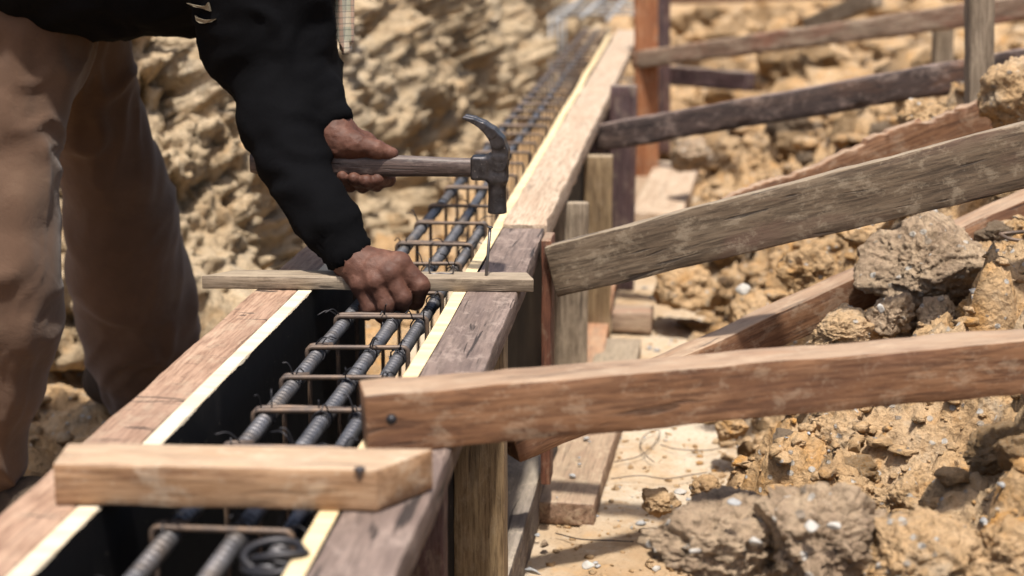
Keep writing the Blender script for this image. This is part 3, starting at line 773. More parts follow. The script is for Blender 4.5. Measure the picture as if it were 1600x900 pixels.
# the nearest brace lies on the rail
A, B = on(570, 700, z=ZT), on(1600, 606, z=ZT)
d_ = (B - A) / np.linalg.norm(B - A)
brace = beam('brace', A + [0, .0, .0315], B + d_ * .30 + [0, 0, .0315], .055, .060, 'brace_red', 'red brown brace resting across the plum rail, lowest and nearest of the braces', 'brace', rough=.002, bevel=.002, skewA=(.1, -.05))
hn = MB().tube([(0, 0, 0), (0, 0, .004), (0, 0, .006)], [.0055, .005, .002], 10).build('knot', 'wire'); q = on(612, 655, y=A[1] - .031)
child_at(hn, brace, Matrix.Translation(Vector(q)) @ Matrix.Rotation(math.radians(90), 4, 'X'))
strut('brace', (858, 386), (868, 466), (1600, 196), (1600, 296), 2.57, 2.40, .035, 'brace_grey', 'wide grey muddy brace butted against the thin red stud', 'brace', rough=.002)
strut('brace', (932, 197), (936, 238), (1600, 78), (1600, 130), 4.25, 3.85, .06, 'brace_black', 'dark stained brace behind the wide grey one, meeting the pale rail', 'brace', rough=.003, bevel=.006)
strut('brace', (992, 82), (995, 108), (1600, -6), (1600, 33), 6.3, 5.2, .06, 'brace_mixed', 'farthest long brace with faded grey end and red patches', 'brace', rough=.004, bevel=.006)
strut('brace', (794, 680), (794, 727), (1600, 308), (1600, 372), 2.34, 2.85, .045, 'brace_red', 'low slanting brown brace half buried under the big clod', 'brace', rough=.002)
beam('stake', on(1529, 300, y=3.5), on(1531, -160, y=3.5), .05, .076, 'post_grey', 'grey upright stake driven into the soil beside the dark brace', 'stake', up=(0, 1, 0), rough=.002, bevel=.004)
beam('stake', on(1472, 110, y=5.6), on(1474, 30, y=5.6), .06, .075, 'post_grey', 'short tan stake under the farthest brace', 'stake', up=(0, 1, 0), rough=.002, bevel=.004)
beam('post', on(1011, 282, y=6.35), on(1009, -60, y=6.35), .09, .125, 'post_red', 'tall orange red post standing beside the far end of the shutter', 'post', up=(0, 1, 0), rough=.003, bevel=.006)
beam('post', on(1036, 240, y=6.9), on(1036, -60, y=6.9), .06, .05, 'post_plum', 'narrow dark post behind the orange red post', 'post', up=(0, 1, 0), rough=.003, bevel=.006)
# split red board behind the wide brace
A, B = on(1135, 330, y=3.05), on(1545, 176, y=3.25)
def jag(x): return .010 * np.clip(pn(np.column_stack([x * 9, x * 0 + 2, x * 0])), -.3, 1) + .006 * np.clip(pn(np.column_stack([x * 60, x * 0, x * 0])), -.5, .7) + .012 * (x > .3) * (x < .42)
beam('broken_board', A - [0, 0, .012], B - [0, 0, .012], .022, .075, 'brace_red', 'split orange board with a jagged top edge, half buried behind the wide brace', 'board', jag=jag, seg=.008, jagend=.02)
A, B = on(1030, 116, y=7.0), on(1172, 128, y=6.6)
beam('board', A, B, .05, .075, 'post_plum', 'low dark red board lying under the farthest brace', 'board', rough=.004)
A, B = on(1262, 42, y=7.6), on(1372, -4, y=7.2)
beam('board', A, B, .05, .075, 'batten', 'grey weathered board end beyond the farthest brace', 'board', rough=.004)
A, B = on(1035, -4, y=9.5), on(1330, -14, y=9.5)
beam('board', A, B, .05, .08, 'brace_red', 'distant red brown board at the top edge of the site', 'board', rough=.004)
A, B = on(1530, 20, y=6.0), on(1640, 8, y=5.8)
beam('board', A, B, .05, .085, 'brace_black', 'dark board behind the grey upright stake', 'board', rough=.004)
# planks on the ground
A, B = on(882, 822, z=.0) + [0, 0, .021], on(946, 648, z=.0) + [0, .06, .021]
gp = beam('ground_plank', A, B, .097, .040, 'ground_plank', 'worn red brown plank lying on the pale ground with gravel on it', 'plank', rough=.002, bevel=.003)
A, B = on(955, 610, z=.022), on(968, 541, z=.022)
beam('ground_plank', A, B, .10, .040, 'batten', 'grey plank lying on the ground behind the nearest brace', 'plank', rough=.002)
A, B = on(915, 600, z=.02), on(950, 440, z=.02)
beam('board', A, B + [0, 0, .06], .06, .025, 'post_red', 'orange board sloping up from the ground beside the wide grey stud', 'board', rough=.002)
A, B = on(958, 497, z=.03), on(1020, 499, z=.03)
beam('timber_block', A, B, .09, .05, 'brace_mixed', 'short pale offcut lying on the ground below the wide grey brace', 'offcut', rough=.002)
A, B = on(1025, 345, z=.03), on(1060, 262, z=.05)
beam('ground_plank', A, B, .17, .05, 'rail_pale', 'pale plank lying on the ground beyond the wide grey brace', 'plank', rough=.003)
A, B = on(992, 345, z=.02), on(1008, 270, z=.02)
beam('ground_plank', A, B, .10, .03, 'ground_plank', 'reddish plank on the ground at the foot of the orange red post', 'plank', rough=.003)

#==RUBBLE==
# ------------------------------------------------------------------ clods, stones, rubble
def clod_mesh(seed, sub=5, crag=1.0):
    V, F = _ICO[sub]; D = V.copy(); s = seed * 13.7
    rs = np.random.RandomState(seed)
    r = 1 + 0.30 * fbm(V * 1.1 + s, 2)
    for _ in range(7):                                  # broken faces
        n = rs.normal(size=3); n /= np.linalg.norm(n); h = rs.uniform(.5, .88); d = (V * r[:, None]) @ n
        r = np.where(d > h, r * (1 - (1 - h / np.maximum(d, 1e-6)) * .92), r)
    Wv = V + .10 * np.stack([fbm(V * 4 + s, 3, .6), fbm(V * 4 + s + 40, 3, .6), fbm(V * 4 + s + 80, 3, .6)], -1)
    f, e = facet(Wv * 1.9 + s, 1.1, .2); r += crag * (.17 * f - .07 * (1 - sstep(0, .08, e)))
    f, e = facet(Wv * 5 + s, 1.2, .2); r += crag * (.075 * f - .02 * (1 - sstep(0, .08, e)))
    r += crag * 0.018 * ridged(V * 3.2 + s, 4, .6) * .6
    if sub >= 4: f, e = facet(Wv * 12 + s, 1.2, .25); r += crag * .030 * f
    if sub >= 5: r += crag * (.013 * facet(V * 27 + s, 1.2, .3)[0] + .018 * fbm(V * 20 + s, 4, .65))
    return V * r[:, None], F
def clod(name, pos, size, mat, label, cat='clod', seed=1, sub=5, group=None, rot=None, crag=1.0):
    V, F = clod_mesh(seed, sub, crag); V = V * np.asarray(size, float)
    o = mesh_obj(name, V, F, M[mat]); o.location = tuple(map(float, pos))
    o.rotation_euler = rot or (0, 0, 0)
    return tag(o, label, cat, group)
def cpx(px, py, y): return on(px, py, y=y)
BIG = [
 # px, py, y, rx(px), rz(px), material, seed, sub, label
 (1455, 425, 2.62, 112, 88, 'earth_grey', 11, 6, 'largest crumbly grey brown clod on top of the heap beside the low slanting brace'),
 (1530, 440, 2.70, 80, 70, 'earth', 12, 6, 'sandy tan clod leaning on the largest grey clod'),
 (1388, 490, 2.50, 42, 36, 'earth_grey', 13, 5, 'fist sized grey clod with a white chip below the largest clod'),
 (1318, 522, 2.50, 66, 38, 'earth', 14, 6, 'flat pale tan clod behind the nearest brace below the largest clod'),
 (1470, 500, 2.52, 40, 42, 'earth_grey', 15, 5, 'upright grey clod tucked under the largest clod'),
 (1540, 500, 2.50, 62, 46, 'earth_orange', 16, 6, 'orange clod behind the nearest brace at the frame edge'),
 (1592, 440, 2.55, 46, 60, 'earth_orange', 17, 5, 'tall orange clod cut by the frame edge above the nearest brace'),
 (1330, 715, 2.20, 105, 80, 'earth', 18, 6, 'large cracked tan clod under the nearest brace beside the gravel'),
 (1530, 665, 2.20, 120, 75, 'earth_orange', 19, 6, 'largest orange clay clod under the nearest brace'),
 (1430, 790, 1.98, 75, 50, 'earth', 20, 6, 'tan clod with a hollow in front of the orange clay clod'),
 (1548, 775, 1.98, 90, 60, 'earth_orange', 21, 6, 'rounded orange clod below the largest orange clay clod'),
 (1340, 775, 2.0, 50, 42, 'earth_orange', 22, 6, 'angular orange clod below the large cracked tan clod'),
 (1120, 850, 1.68, 135, 72, 'earth_grey', 23, 6, 'big grey gravelly clod lying out of focus at the bottom edge'),
 (1280, 850, 1.66, 120, 85, 'earth_grey', 24, 6, 'grey brown clod full of white stones behind the bottom edge'),
 (1430, 880, 1.62, 120, 70, 'earth', 25, 6, 'blurred tan clod at the bottom edge below the hollow clod'),
 (1580, 880, 1.62, 90, 80, 'earth_orange', 26, 6, 'blurred orange clod in the bottom corner'),
 (1105, 765, 2.42, 30, 22, 'earth_orange', 27, 5, 'small orange clod at the edge of the pale ground'),
 (1030, 785, 2.55, 34, 20, 'earth', 28, 5, 'low tan clod lying on the pale ground beside the worn plank'),
 (1140, 665, 2.95, 34, 22, 'earth_orange', 29, 5, 'orange brown clod under the nearest brace beside the thin wires'),
 (1065, 455, 4.0, 62, 44, 'earth', 30, 5, 'broad pale rock with a dark hollow below the wide grey brace'),
 (1090, 246, 5.6, 36, 27, 'earth_grey', 31, 5, 'rounded grey boulder beyond the dark stained brace'),
 (1440, 186, 3.34, 44, 34, 'earth_orange', 32, 5, 'pinkish clod lying against the split orange board'),
 (1575, 150, 3.1, 45, 55, 'earth', 33, 5, 'pale clod beside the foot of the grey upright stake'),
 (1180, 490, 3.6, 50, 36, 'earth', 34, 5, 'tan clod between the wide grey brace and the low slanting brace'),
 (1260, 425, 3.1, 46, 36, 'earth', 35, 5, 'pale clod above the low slanting brace'),
 (1350, 360, 3.0, 52, 38, 'earth', 36, 5, 'tan clod under the wide grey brace near the frame edge'),
 (1205, 345, 3.0, 30, 22, 'earth_orange', 37, 5, 'orange stone just under the wide grey brace'),
]
for (px, py, y, rx, rz, mat, sd, sub, lab) in BIG:
    p = cpx(px, py, y); s = px_size(p)
    clod('clod', p, (rx / s, (rx + rz) / 2 / s, rz / s), mat, lab, seed=sd, sub=sub, rot=(0, 0, sd * .7), crag=.6 if sd in (11, 14) else .9)
# protos copied for the many smaller clods
protos = []
for k in range(10):
    V, F = clod_mesh(60 + k, 5); me = mesh_obj('clod', V, F, M[['earth', 'earth', 'earth_orange', 'earth_grey', 'earth'][k % 5]])
    protos.append(me)
ZONES = [
 # name of the zone, count, x range, y range, size range, label
 ('clods on the heap between the nearest braces', 46, (.05, .85), (2.3, 3.2), (.014, .045), 'tan clod on the soil heap between the nearest brace and the wide grey brace'),
 ('clods on the near heap', 30, (.02, .62), (1.55, 2.25), (.014, .042), 'clod of soil on the heap under the nearest brace'),
 ('clods between the wide and the dark brace', 55, (.12, 1.25), (3.25, 4.4), (.02, .06), 'blurred clod on the soil between the wide grey brace and the dark brace'),
 ('clods between the dark and the farthest brace', 66, (.05, 1.8), (4.5, 7.0), (.03, .10), 'blurred clod on the soil between the dark brace and the farthest brace'),
 ('clods at the foot of the bank', 16, (-1.35, -.66), (3.5, 6.5), (.02, .07), 'clod lying at the foot of the earth bank behind the rebar cage'),
 ('clods behind the farthest brace', 56, (-.1, 3.4), (7.0, 12.5), (.06, .24), 'blurred clod on the far ground beyond the farthest brace'),
]
used = [False] * len(protos); rnd = random.Random(11)
for (grp, cnt, xr, yr, sr, lab) in ZONES:
    for _ in range(cnt):
        x, y = rnd.uniform(*xr), rnd.uniform(*yr)
        if x < toe(y) + .0 and x > -.62: x = float(toe(y)) + rnd.uniform(.01, .3)
        s = sr[0] + (sr[1] - sr[0]) * rnd.random() ** 2.2; k = rnd.randrange(len(protos))
        if used[k]: o = protos[k].copy(); COL.objects.link(o)
        else: o = protos[k]; used[k] = True
        o.location = (x, y, gz(x, y) + s * .35); o.scale = (s, s * rnd.uniform(.8, 1.2), s * rnd.uniform(.6, .95))
        o.rotation_euler = (rnd.uniform(-.5, .5), rnd.uniform(-.5, .5), rnd.uniform(0, 6.28)); tag(o, lab, 'clod', grp)
for k, u in enumerate(used):
    if not u: bpy.data.objects.remove(protos[k])
# fine rubble and gravel nobody could count
def scatter(name, n, mat, xr, yr, sr, seed, pred=None, flat=.75, sub=1, sink=.25):
    rs = np.random.RandomState(seed); V0, F0 = _ICO[sub]; n0 = len(V0)
    x = rs.uniform(*xr, n); y = yr[0] + (yr[1] - yr[0]) * rs.uniform(0, 1, n) ** 1.3
    if pred is not None: k = pred(x, y); x, y = x[k], y[k]
    z = ground_h(x, y); n = len(x); s = sr[0] + (sr[1] - sr[0]) * rs.uniform(0, 1, n) ** 3
    V = V0[None] * (1 + .30 * rs.normal(size=(n, n0, 1)).clip(-1.3, 1.3))
    sc = np.stack([s * rs.uniform(.7, 1.3, n), s * rs.uniform(.7, 1.3, n), s * rs.uniform(.5, 1, n) * flat], -1)
    V = V * sc[:, None, :]; a = rs.uniform(0, 6.28, n); c, d = np.cos(a)[:, None], np.sin(a)[:, None]
    V = np.stack([V[..., 0] * c - V[..., 1] * d + x[:, None], V[..., 0] * d + V[..., 1] * c + y[:, None], V[..., 2] + (z + s * sink)[:, None]], -1)
    F = (F0[None] + (np.arange(n) * n0)[:, None, None]).reshape(-1, 3)
    o = mesh_obj(name, V.reshape(-1, 3), F, M[mat], smooth=False); return tag(o, kind='stuff')
heap = lambda x, y: (x > toe(y) - .02 - .10 * np.abs(pn(np.column_stack([x * 6, y * 6, x * 0]))))
scatter('rubble', 9000, 'earth', (-.05, 1.3), (1.4, 4.6), (.002, .016), 1, heap, sub=2)
scatter('rubble', 3000, 'earth_orange', (-.05, 1.3), (1.4, 4.6), (.002, .015), 2, heap, sub=2)
scatter('rubble', 6000, 'earth', (-.1, 2.5), (3.4, 9), (.006, .045), 3, heap, sub=2)
scatter('rubble', 2600, 'earth', (-.3, 4.0), (7.0, 13.5), (.02, .14), 8, sub=2)
scatter('gravel', 900, 'stone_grey', (-.22, 1.2), (1.4, 4.6), (.0015, .009), 4, lambda x, y: x > -.12 + 0 * y)
scatter('gravel', 1500, 'earth', (-.18, .35), (1.9, 4.6), (.0010, .007), 5)
scatter('gravel', 500, 'earth_orange', (-.18, .3), (1.9, 4.2), (.0012, .009), 9)
scatter('gravel', 260, 'stone_white', (-.05, 1.0), (1.4, 3.6), (.002, .011), 6, heap)
scatter('rubble', 1600, 'earth', (-1.7, -.62), (1.8, 5.5), (.003, .022), 7, sub=2)
# white and grey stones one can point to
def chip_mesh(seed):
    V, F = _ICO[3]; rs = np.random.RandomState(seed); r = np.ones(len(V)) * 1.15
    for _ in range(11):
        n = rs.normal(size=3); n /= np.linalg.norm(n); h = rs.uniform(.45, .95); d = (V * r[:, None]) @ n
        r = np.where(d > h, r * h / np.maximum(d, 1e-6), r)
    return V * (r * (1 + .04 * pn(V * 4 + seed)))[:, None], F
STON = [
 (1245, 735, 2.35, 15, 14, 'stone_white', 'white angular stone chip set in the gravelly slope'),
 (1210, 707, 2.40, 12, 10, 'stone_grey', 'grey oval pebble beside the white stone chip on the slope'),
 (1268, 690, 2.42, 24, 9, 'stone_white', 'row of pale crumbled stone on the slope below the nearest brace'),
 (1287, 757, 2.25, 10, 9, 'stone_white', 'small white pebble below the angular stone chip'),
 (1065, 770, 2.50, 13, 8, 'stone_white', 'pale grey pebble lying beside the small orange clod'),
 (1265, 822, 1.60, 14, 10, 'stone_white', 'blurred white stone embedded in the gravelly clod'),
 (1085, 862, 1.58, 13, 8, 'stone_white', 'white stone low on the big grey gravelly clod'),
 (1150, 785, 1.62, 15, 8, 'stone_grey', 'flat grey stone on top of the gravelly clod'),
 (1180, 845, 1.58, 12, 12, 'stone_white', 'pale upright stone on the face of the gravelly clod'),
 (1303, 822, 1.60, 12, 11, 'stone_white', 'pale round stone in the grey brown clod'),
 (1377, 483, 2.44, 9, 12, 'stone_white', 'bluish white chip on the fist sized grey clod'),
 (920, 882, 2.40, 12, 6, 'stone_white', 'white flat stone on the pale ground at the bottom edge'),
 (850, 850, 2.52, 9, 10, 'earth_grey', 'brown round pebble on the ground in front of the worn plank'),
 (838, 836, 2.56, 6, 5, 'stone_grey', 'small grey pebble touching the corner of the worn plank'),
 (835, 893, 2.38, 17, 8, 'stone_grey', 'dark grey stone beside the black timber at the bottom edge'),
 (1160, 452, 3.3, 14, 8, 'stone_white', 'white stone on the soil under the wide grey brace'),
 (300, 185, 4.2, 9, 9, 'stone_white', 'white stone stuck in the earth bank behind the worker'),
]
for k, (px, py, y, rx, rz, mat, lab) in enumerate(STON):
    p = cpx(px, py, y); s = px_size(p)
    V, F = chip_mesh(90 + k); V = V * np.array([rx / s, rx / s, rz / s * .8]) * .85
    o = mesh_obj('stone', V, F, M[mat], smooth=False); o.location = tuple(map(float, p)); o.rotation_euler = (.3 * ((k * 7) % 3 - 1), .3 * (k % 3 - 1), k); tag(o, lab, 'stone')
for k, (px, py, rx) in enumerate([(895, 743, 7), (905, 725, 4), (915, 685, 6), (905, 715, 3), (922, 690, 3), (870, 777, 2)]):
    p = on(px, py, z=.046); V, F = clod_mesh(120 + k, 2, .4); s = px_size(p)
    o = mesh_obj('pebble', V * rx / s * np.array([1, .8, .6]), F, M['stone_grey'], smooth=False); o.location = p
    tag(o, 'small grey pebble lying on the worn red brown plank', 'pebble', 'pebbles on the worn plank')
# wires
def wire(pts, r, label, zoff=.006, cat='wire', mat='wire'):
    P = [on(a, b, z=zoff + (c[0] if c else 0)) for (a, b, *c) in pts]; c0 = P[0]
    o = MB().tube(spline(P, 8), r, 5).build('wire', mat, origin=c0); o.location = c0; tag(o, label, cat)
wire([(960, 722), (1000, 712), (1025, 690), (1030, 672), (1010, 678), (1000, 695), (1010, 712), (1022, 722)], .0009, 'thin looped wire lying on the pale ground', zoff=.010)
wire([(955, 748), (1000, 743), (1040, 748), (1080, 742), (1105, 738)], .0009, 'thin wavy wire on the pale ground below the looped wire', zoff=.010)
wire([(1032, 695), (1060, 702), (1110, 703), (1150, 693)], .0009, 'thin straight wire running from the loop to the soil', zoff=.012)
wire([(868, 833), (905, 842), (945, 844), (990, 846)], .0011, 'dark straight wire on the ground in front of the worn plank', zoff=.010)
P = [on(1562, 366, y=2.6), on(1580, 364, y=2.6), on(1612, 362, y=2.62), on(1640, 365, y=2.7)]; Q = [on(1562, 366, y=2.6), on(1580, 374, y=2.58), on(1612, 377, y=2.58), on(1640, 378, y=2.6)]
o = MB().tube(spline(P, 6), .003, 7).tube(spline(Q, 6), .003, 7).build('wire', 'stirrup', origin=P[0]); o.location = P[0]; tag(o, 'rusty bent wire hook at the frame edge above the heap', 'wire')

#==PERSON==
# ------------------------------------------------------------------ the worker
def W(px, py, y): return on(px, py, y=y)
person_parts = []
# hand on the batten (the near hand)
YH = 2.246
def near_hand(P):
    wr = W(547, 404, YH + .012); d = None
    mc = [W(624, 414, YH - .002), W(608, 430, YH - .016), W(588, 443, YH - .020), W(564, 446, YH - .014)]
    pip = [W(655, 446, YH - .004), W(629, 466, YH - .022), W(603, 477, YH - .026), W(578, 480, YH - .020)]
    dip = [W(648, 470, YH + .016), W(624, 484, YH + .000), W(598, 492, YH - .004), W(573, 489, YH - .000)]
    tip = [W(632, 470, YH + .034), W(608, 482, YH + .020), W(584, 486, YH + .018), W(562, 484, YH + .016)]
    R_ = [(.0160, .0145, .0130, .010), (.0145, .0128, .0115, .0095), (.0140, .0122, .0108, .009), (.0130, .0112, .0098, .0085)]
    palm = cone_d(P, W(500, 345, YH + .04), wr, .022, .0235)
    for i in range(4):
        palm = smin(palm, cone_d(P, wr + (np.array([0, 0, 0])), mc[i]  , .0215, R_[i][0] + .001), .013)
    for i in range(4): palm = smin(palm, np.linalg.norm(P - mc[i] - np.array([0, -.003, .003]), axis=-1) - R_[i][0] * .98, .006)
    palm = smin(palm, cone_d(P, mc[0], mc[3], .010, .009), .010)
    d = palm
    for i in range(4):
        f = chain_d(P, [mc[i], pip[i], dip[i], tip[i]], R_[i], .004)
        f = np.minimum(f, np.linalg.norm(P - pip[i], axis=-1) - R_[i][1] * 1.10)
        d = smin(d, f, .0032)
    th = chain_d(P, [W(575, 412, YH + .03), W(610, 418, YH + .052), W(636, 428, YH + .056), W(650, 448, YH + .045)], [.016, .0125, .0115, .009], .005)
    d = smin(d, th, .008)
    for k in range(4):    # tendons over the back of the hand
        d = smin(d, cone_d(P, wr * .45 + mc[k] * .55 + np.array([0, -.0165 + .002 * k, .006]), mc[k] + np.array([0, -.006, .004]), .003, .005), .010)
    return d
def far_hand(P):
    Y0 = 2.372; wr = W(520, 205, Y0 + .012)
    d = cone_d(P, W(470, 120, Y0 + .08), wr, .034, .026)
    mc = [W(572, 224, Y0 + .036), W(556, 238, Y0 + .042), W(540, 250, Y0 + .042), W(526, 262, Y0 + .038)]
    pip = [W(602, 252, Y0 + .040), W(584, 268, Y0 + .044), W(564, 276, Y0 + .042), W(545, 280, Y0 + .036)]
    dip = [W(606, 280, Y0 + .016), W(588, 288, Y0 + .012), W(567, 290, Y0 + .010), W(546, 290, Y0 + .008)]
    tip = [W(590, 280, Y0 - .012), W(572, 283, Y0 - .020), W(553, 279, Y0 - .022), W(535, 276, Y0 - .018)]
    R_ = [(.014, .0115, .0105, .0095), (.0135, .0115, .0105, .0095), (.013, .011, .010, .009), (.012, .0105, .009, .008)]
    for i in range(4):
        d = smin(d, cone_d(P, wr, mc[i], .023, R_[i][0]), .016)
    d = smin(d, cone_d(P, mc[0], mc[3], .012, .011), .012)
    for i in range(4):
        d = smin(d, chain_d(P, [mc[i], pip[i], dip[i], tip[i]], R_[i], .004), .0045)
    # thenar and thumb along the top of the handle
    d = smin(d, chain_d(P, [W(526, 214, Y0 - .004), W(555, 225, Y0 - .014), W(588, 233, Y0 - .014), W(612, 241, Y0 - .008)], [.021, .0165, .0125, .0095], .006), .012)
    d = smin(d, cone_d(P, W(530, 232, Y0 - .010), W(560, 240, Y0 - .006), .016, .008), .012)
    return d
HV, HF = [], []
def add_part(V, F, lst):
    n = sum(len(v) for v in lst[0]); lst[0].append(V); lst[1].append(F + n)
body = ([], [])
hl = W(500, 500, YH) ; hh = W(675, 330, YH)
V, F = sdf_mesh(near_hand, (hl[0] - .01, YH - .08, hl[2] - .03), (hh[0] + .02, YH + .13, hh[2] + .05), .0020)
V = V + vnormals(V, F) * (0.0004 * fbm(V * 130, 3) + .0004 * ridged(V * 60, 2))[:, None]
add_part(V, F, body)
hl = W(475, 305, 2.37); hh = W(640, 110, 2.37)
V, F = sdf_mesh(far_hand, (hl[0], 2.37 - .07, hl[2] - .01), (hh[0], 2.37 + .15, hh[2] + .03), .0022)
V = V + vnormals(V, F) * (0.0006 * fbm(V * 130, 3) + .0006 * ridged(V * 60, 2))[:, None]
add_part(V, F, body)
# body under the clothes, neck and head
HIPN, HIPF = np.array([-1.13, 2.62, .86]), np.array([-1.13, 2.82, .86])
CH = np.array([-.76, 2.70, 1.20]); NK = np.array([-.58, 2.70, 1.31]); HD = np.array([-.44, 2.70, 1.36])
SHN = W(415, -95, 2.47); SHF = np.array([SHN[0] + .02, 2.93, SHN[2] + .02])
ELN, ELF = W(446, 200, 2.385), W(455, 50, 2.64)
def body_f(P):
    d = chain_d(P, [(HIPN + HIPF) / 2, np.array([-.95, 2.71, 1.03]), CH], [.13, .125, .15], .05)
    d = smin(d, cone_d(P, SHN + [0, .06, 0], SHF - [0, .06, 0], .07, .07), .06)
    d = smin(d, cone_d(P, CH, NK, .085, .06), .04)
    d = smin(d, cone_d(P, NK, HD, .058, .055), .02)
    ax = np.array([.55, 0, -.83])              # direction of the face, looking down at the work
    up = np.array([.83, 0, .55])
    q = P - (HD + up * .05); e = np.stack([q @ ax / .098, q[..., 1] / .075, q @ up / .118], -1)
    hd = (np.linalg.norm(e, axis=-1) - 1) * .085
    hd = smin(hd, cone_d(P, HD + ax * .055 - up * .03, HD + ax * .075 - up * .05, .045, .03), .03)   # jaw
    hd = smin(hd, cone_d(P, HD + ax * .10 + up * .055, HD + ax * .122 + up * .022, .010, .015), .010)  # nose
    for s in (-1, 1):
        hd = smin(hd, cone_d(P, HD + ax * .0 + up * .06 + [0, s * .078, 0], HD - up * -.02 + [0, s * .080, 0], .014, .011), .006)   # ears
        hd = np.maximum(hd, -(np.linalg.norm(P - (HD + ax * .105 + up * .055 + np.array([0, s * .032, 0])), axis=-1) - .014))
    hd = smin(hd, cone_d(P, HD + ax * .092 - up * .015 + [0, -.02, 0], HD + ax * .092 - up * .015 + [0, .02, 0], .009, .009), .006)   # mouth
    d = smin(d, hd, .02)
    for sh, el, wr in ((SHN, ELN, W(535, 388, YH + .02)), (SHF, ELF, W(508, 180, 2.41))):
        d = smin(d, chain_d(P, [sh, el, wr], [.045, .036, .026], .01), .02)
    for h, pts in ((HIPN, [W(8, 330, 2.525), W(-24, 770, 2.535)]), (HIPF, [W(195, 330, 2.98), W(212, 590, 3.12)])):
        d = smin(d, chain_d(P, [h] + pts, [.075, .046, .034], .02), .02)
    return d
V, F = sdf_mesh(body_f, (-1.5, 2.15, .0), (-.2, 3.3, 1.56), .010)
add_part(V, F, body)
bv, bf = np.concatenate(body[0]), np.concatenate(body[1])
person = mesh_obj('person', bv, bf, M['skin'])
tag(person, 'worker in black jersey and brown trousers bending over the form, striking a nail', 'person')
Vn, Fn = _ICO[3]; nc = W(610, 236.5, 2.3715 - .006); mesh_obj('thumbnail', Vn * np.array([.0065, .0052, .0022]) @ np.array([[.97, 0, -.22], [0, 1, 0], [.22, 0, .97]]) + nc + [0, -.002, .0015], Fn, M['nail_skin'], person)
# eyes and hair
ax = np.array([.55, 0, -.83]); up = np.array([.83, 0, .55])
for s in (-1, 1):
    V, F = _ICO[3]; mesh_obj('eye', V * .011 + HD + ax * .094 + up * .055 + np.array([0, s * .032, 0]), F, M['eye'], person)
def hair_f(P):
    q = P - (HD + up * .058 - ax * .012); e = np.stack([q @ ax / .102, q[..., 1] / .083, q @ up / .122], -1)
    d = (np.linalg.norm(e, axis=-1) - 1) * .09 + .004 * pn(P * 60)
    return np.maximum(d, (P - HD) @ ax - .055 + ((P - HD) @ up - .09) * -.6)
V, F = sdf_mesh(hair_f, HD - .2, HD + .22, .006); mesh_obj('hair', V, F, M['hair'], person)
# trousers
def leg_n(P):
    pts = [(45, 60, 2.60, 112), (22, 190, 2.55, 92), (14, 310, 2.52, 96), (4, 420, 2.50, 102), (2, 500, 2.50, 102), (-10, 600, 2.51, 92), (-22, 700, 2.52, 78), (-32, 770, 2.53, 66), (-38, 815, 2.53, 60)]
    q = [W(a, b, c) for a, b, c, r in pts]; rr = [r / px_size(p) - .020 for p, (_, _, _, r) in zip(q, pts)]
    return chain_d(P, q, rr, .02)
def leg_f(P):
    pts = [(128, 50, 2.80, 72), (150, 180, 2.86, 80), (176, 270, 2.90, 84), (192, 340, 2.94, 90), (203, 420, 3.0, 95), (213, 490, 3.05, 99), (222, 545, 3.08, 92), (222, 590, 3.10, 74)]
    q = [W(a, b, c) for a, b, c, r in pts]; rr = [r / px_size(p) - .008 for p, (_, _, _, r) in zip(q, pts)]
    return chain_d(P, q, rr, .02)
def trous_f(P):
    a, b = leg_n(P), leg_f(P); d = smin(a, b, .012)
    d = smin(d, cone_d(P, HIPN + [.03, .02, -.02], HIPF + [.03, -.02, -.02], .145, .14), .05)
    return d
V, F = sdf_mesh(trous_f, (-1.55, 2.2, .0), (-.75, 3.35, 1.06), .008)
N = vnormals(V, F)
def folds(V, s):
    c, z = V[:, 0] * 3.2 + V[:, 1] * 2.2, V[:, 2]
    w = fbm(V * 5 + s, 2)
    q1 = pn(np.column_stack([c * 1.3 + z * 2.6 + w * .5, z * 3.4 - c * 1.6 + w * .4, V[:, 1] * 2 + s]))
    q2 = pn(np.column_stack([c * 2.4 + z * 6 + w * .8, z * 9 - c * 4 + w * .8, V[:, 1] * 3 + s + 3]))
    hip = sstep(.50, .80, z) + sstep(.30, .05, z)
    return .0085 * np.exp(-(q1 / .22) ** 2) + (.0025 + .006 * hip) * np.exp(-(q2 / .17) ** 2) + .007 * fbm(V * 4 + 3, 2)
V = V + N * (folds(V, 2.0) - .003)[:, None]
mesh_obj('trousers', V, F, M['trousers'], person)
# shoes
for (c, dr) in ((W(-30, 838, 2.52), (.9, .1)), (W(205, 640, 3.12), (.95, -.2))):
    d = np.array([dr[0], dr[1], 0]); c = np.array([c[0], c[1], 0.02 + max(0, gz(c[0], c[1]))])
    def shoe(P, c=c, d=d):
        a = chain_d(P, [c - d * .06 + [0, 0, .035], c + d * .10 + [0, 0, .028], c + d * .17 + [0, 0, .018]], [.042, .042, .032], .02)
        a = smin(a, cone_d(P, c - d * .04 + [0, 0, .04], c - d * .04 + [0, 0, .11], .042, .045), .03)
        return np.maximum(a, (c[2] - .012) - P[..., 2])
    V, F = sdf_mesh(shoe, c + [-.15, -.15, -.03], c + [.26, .15, .19], .007); mesh_obj('shoe', V, F, M['shoe'], person)
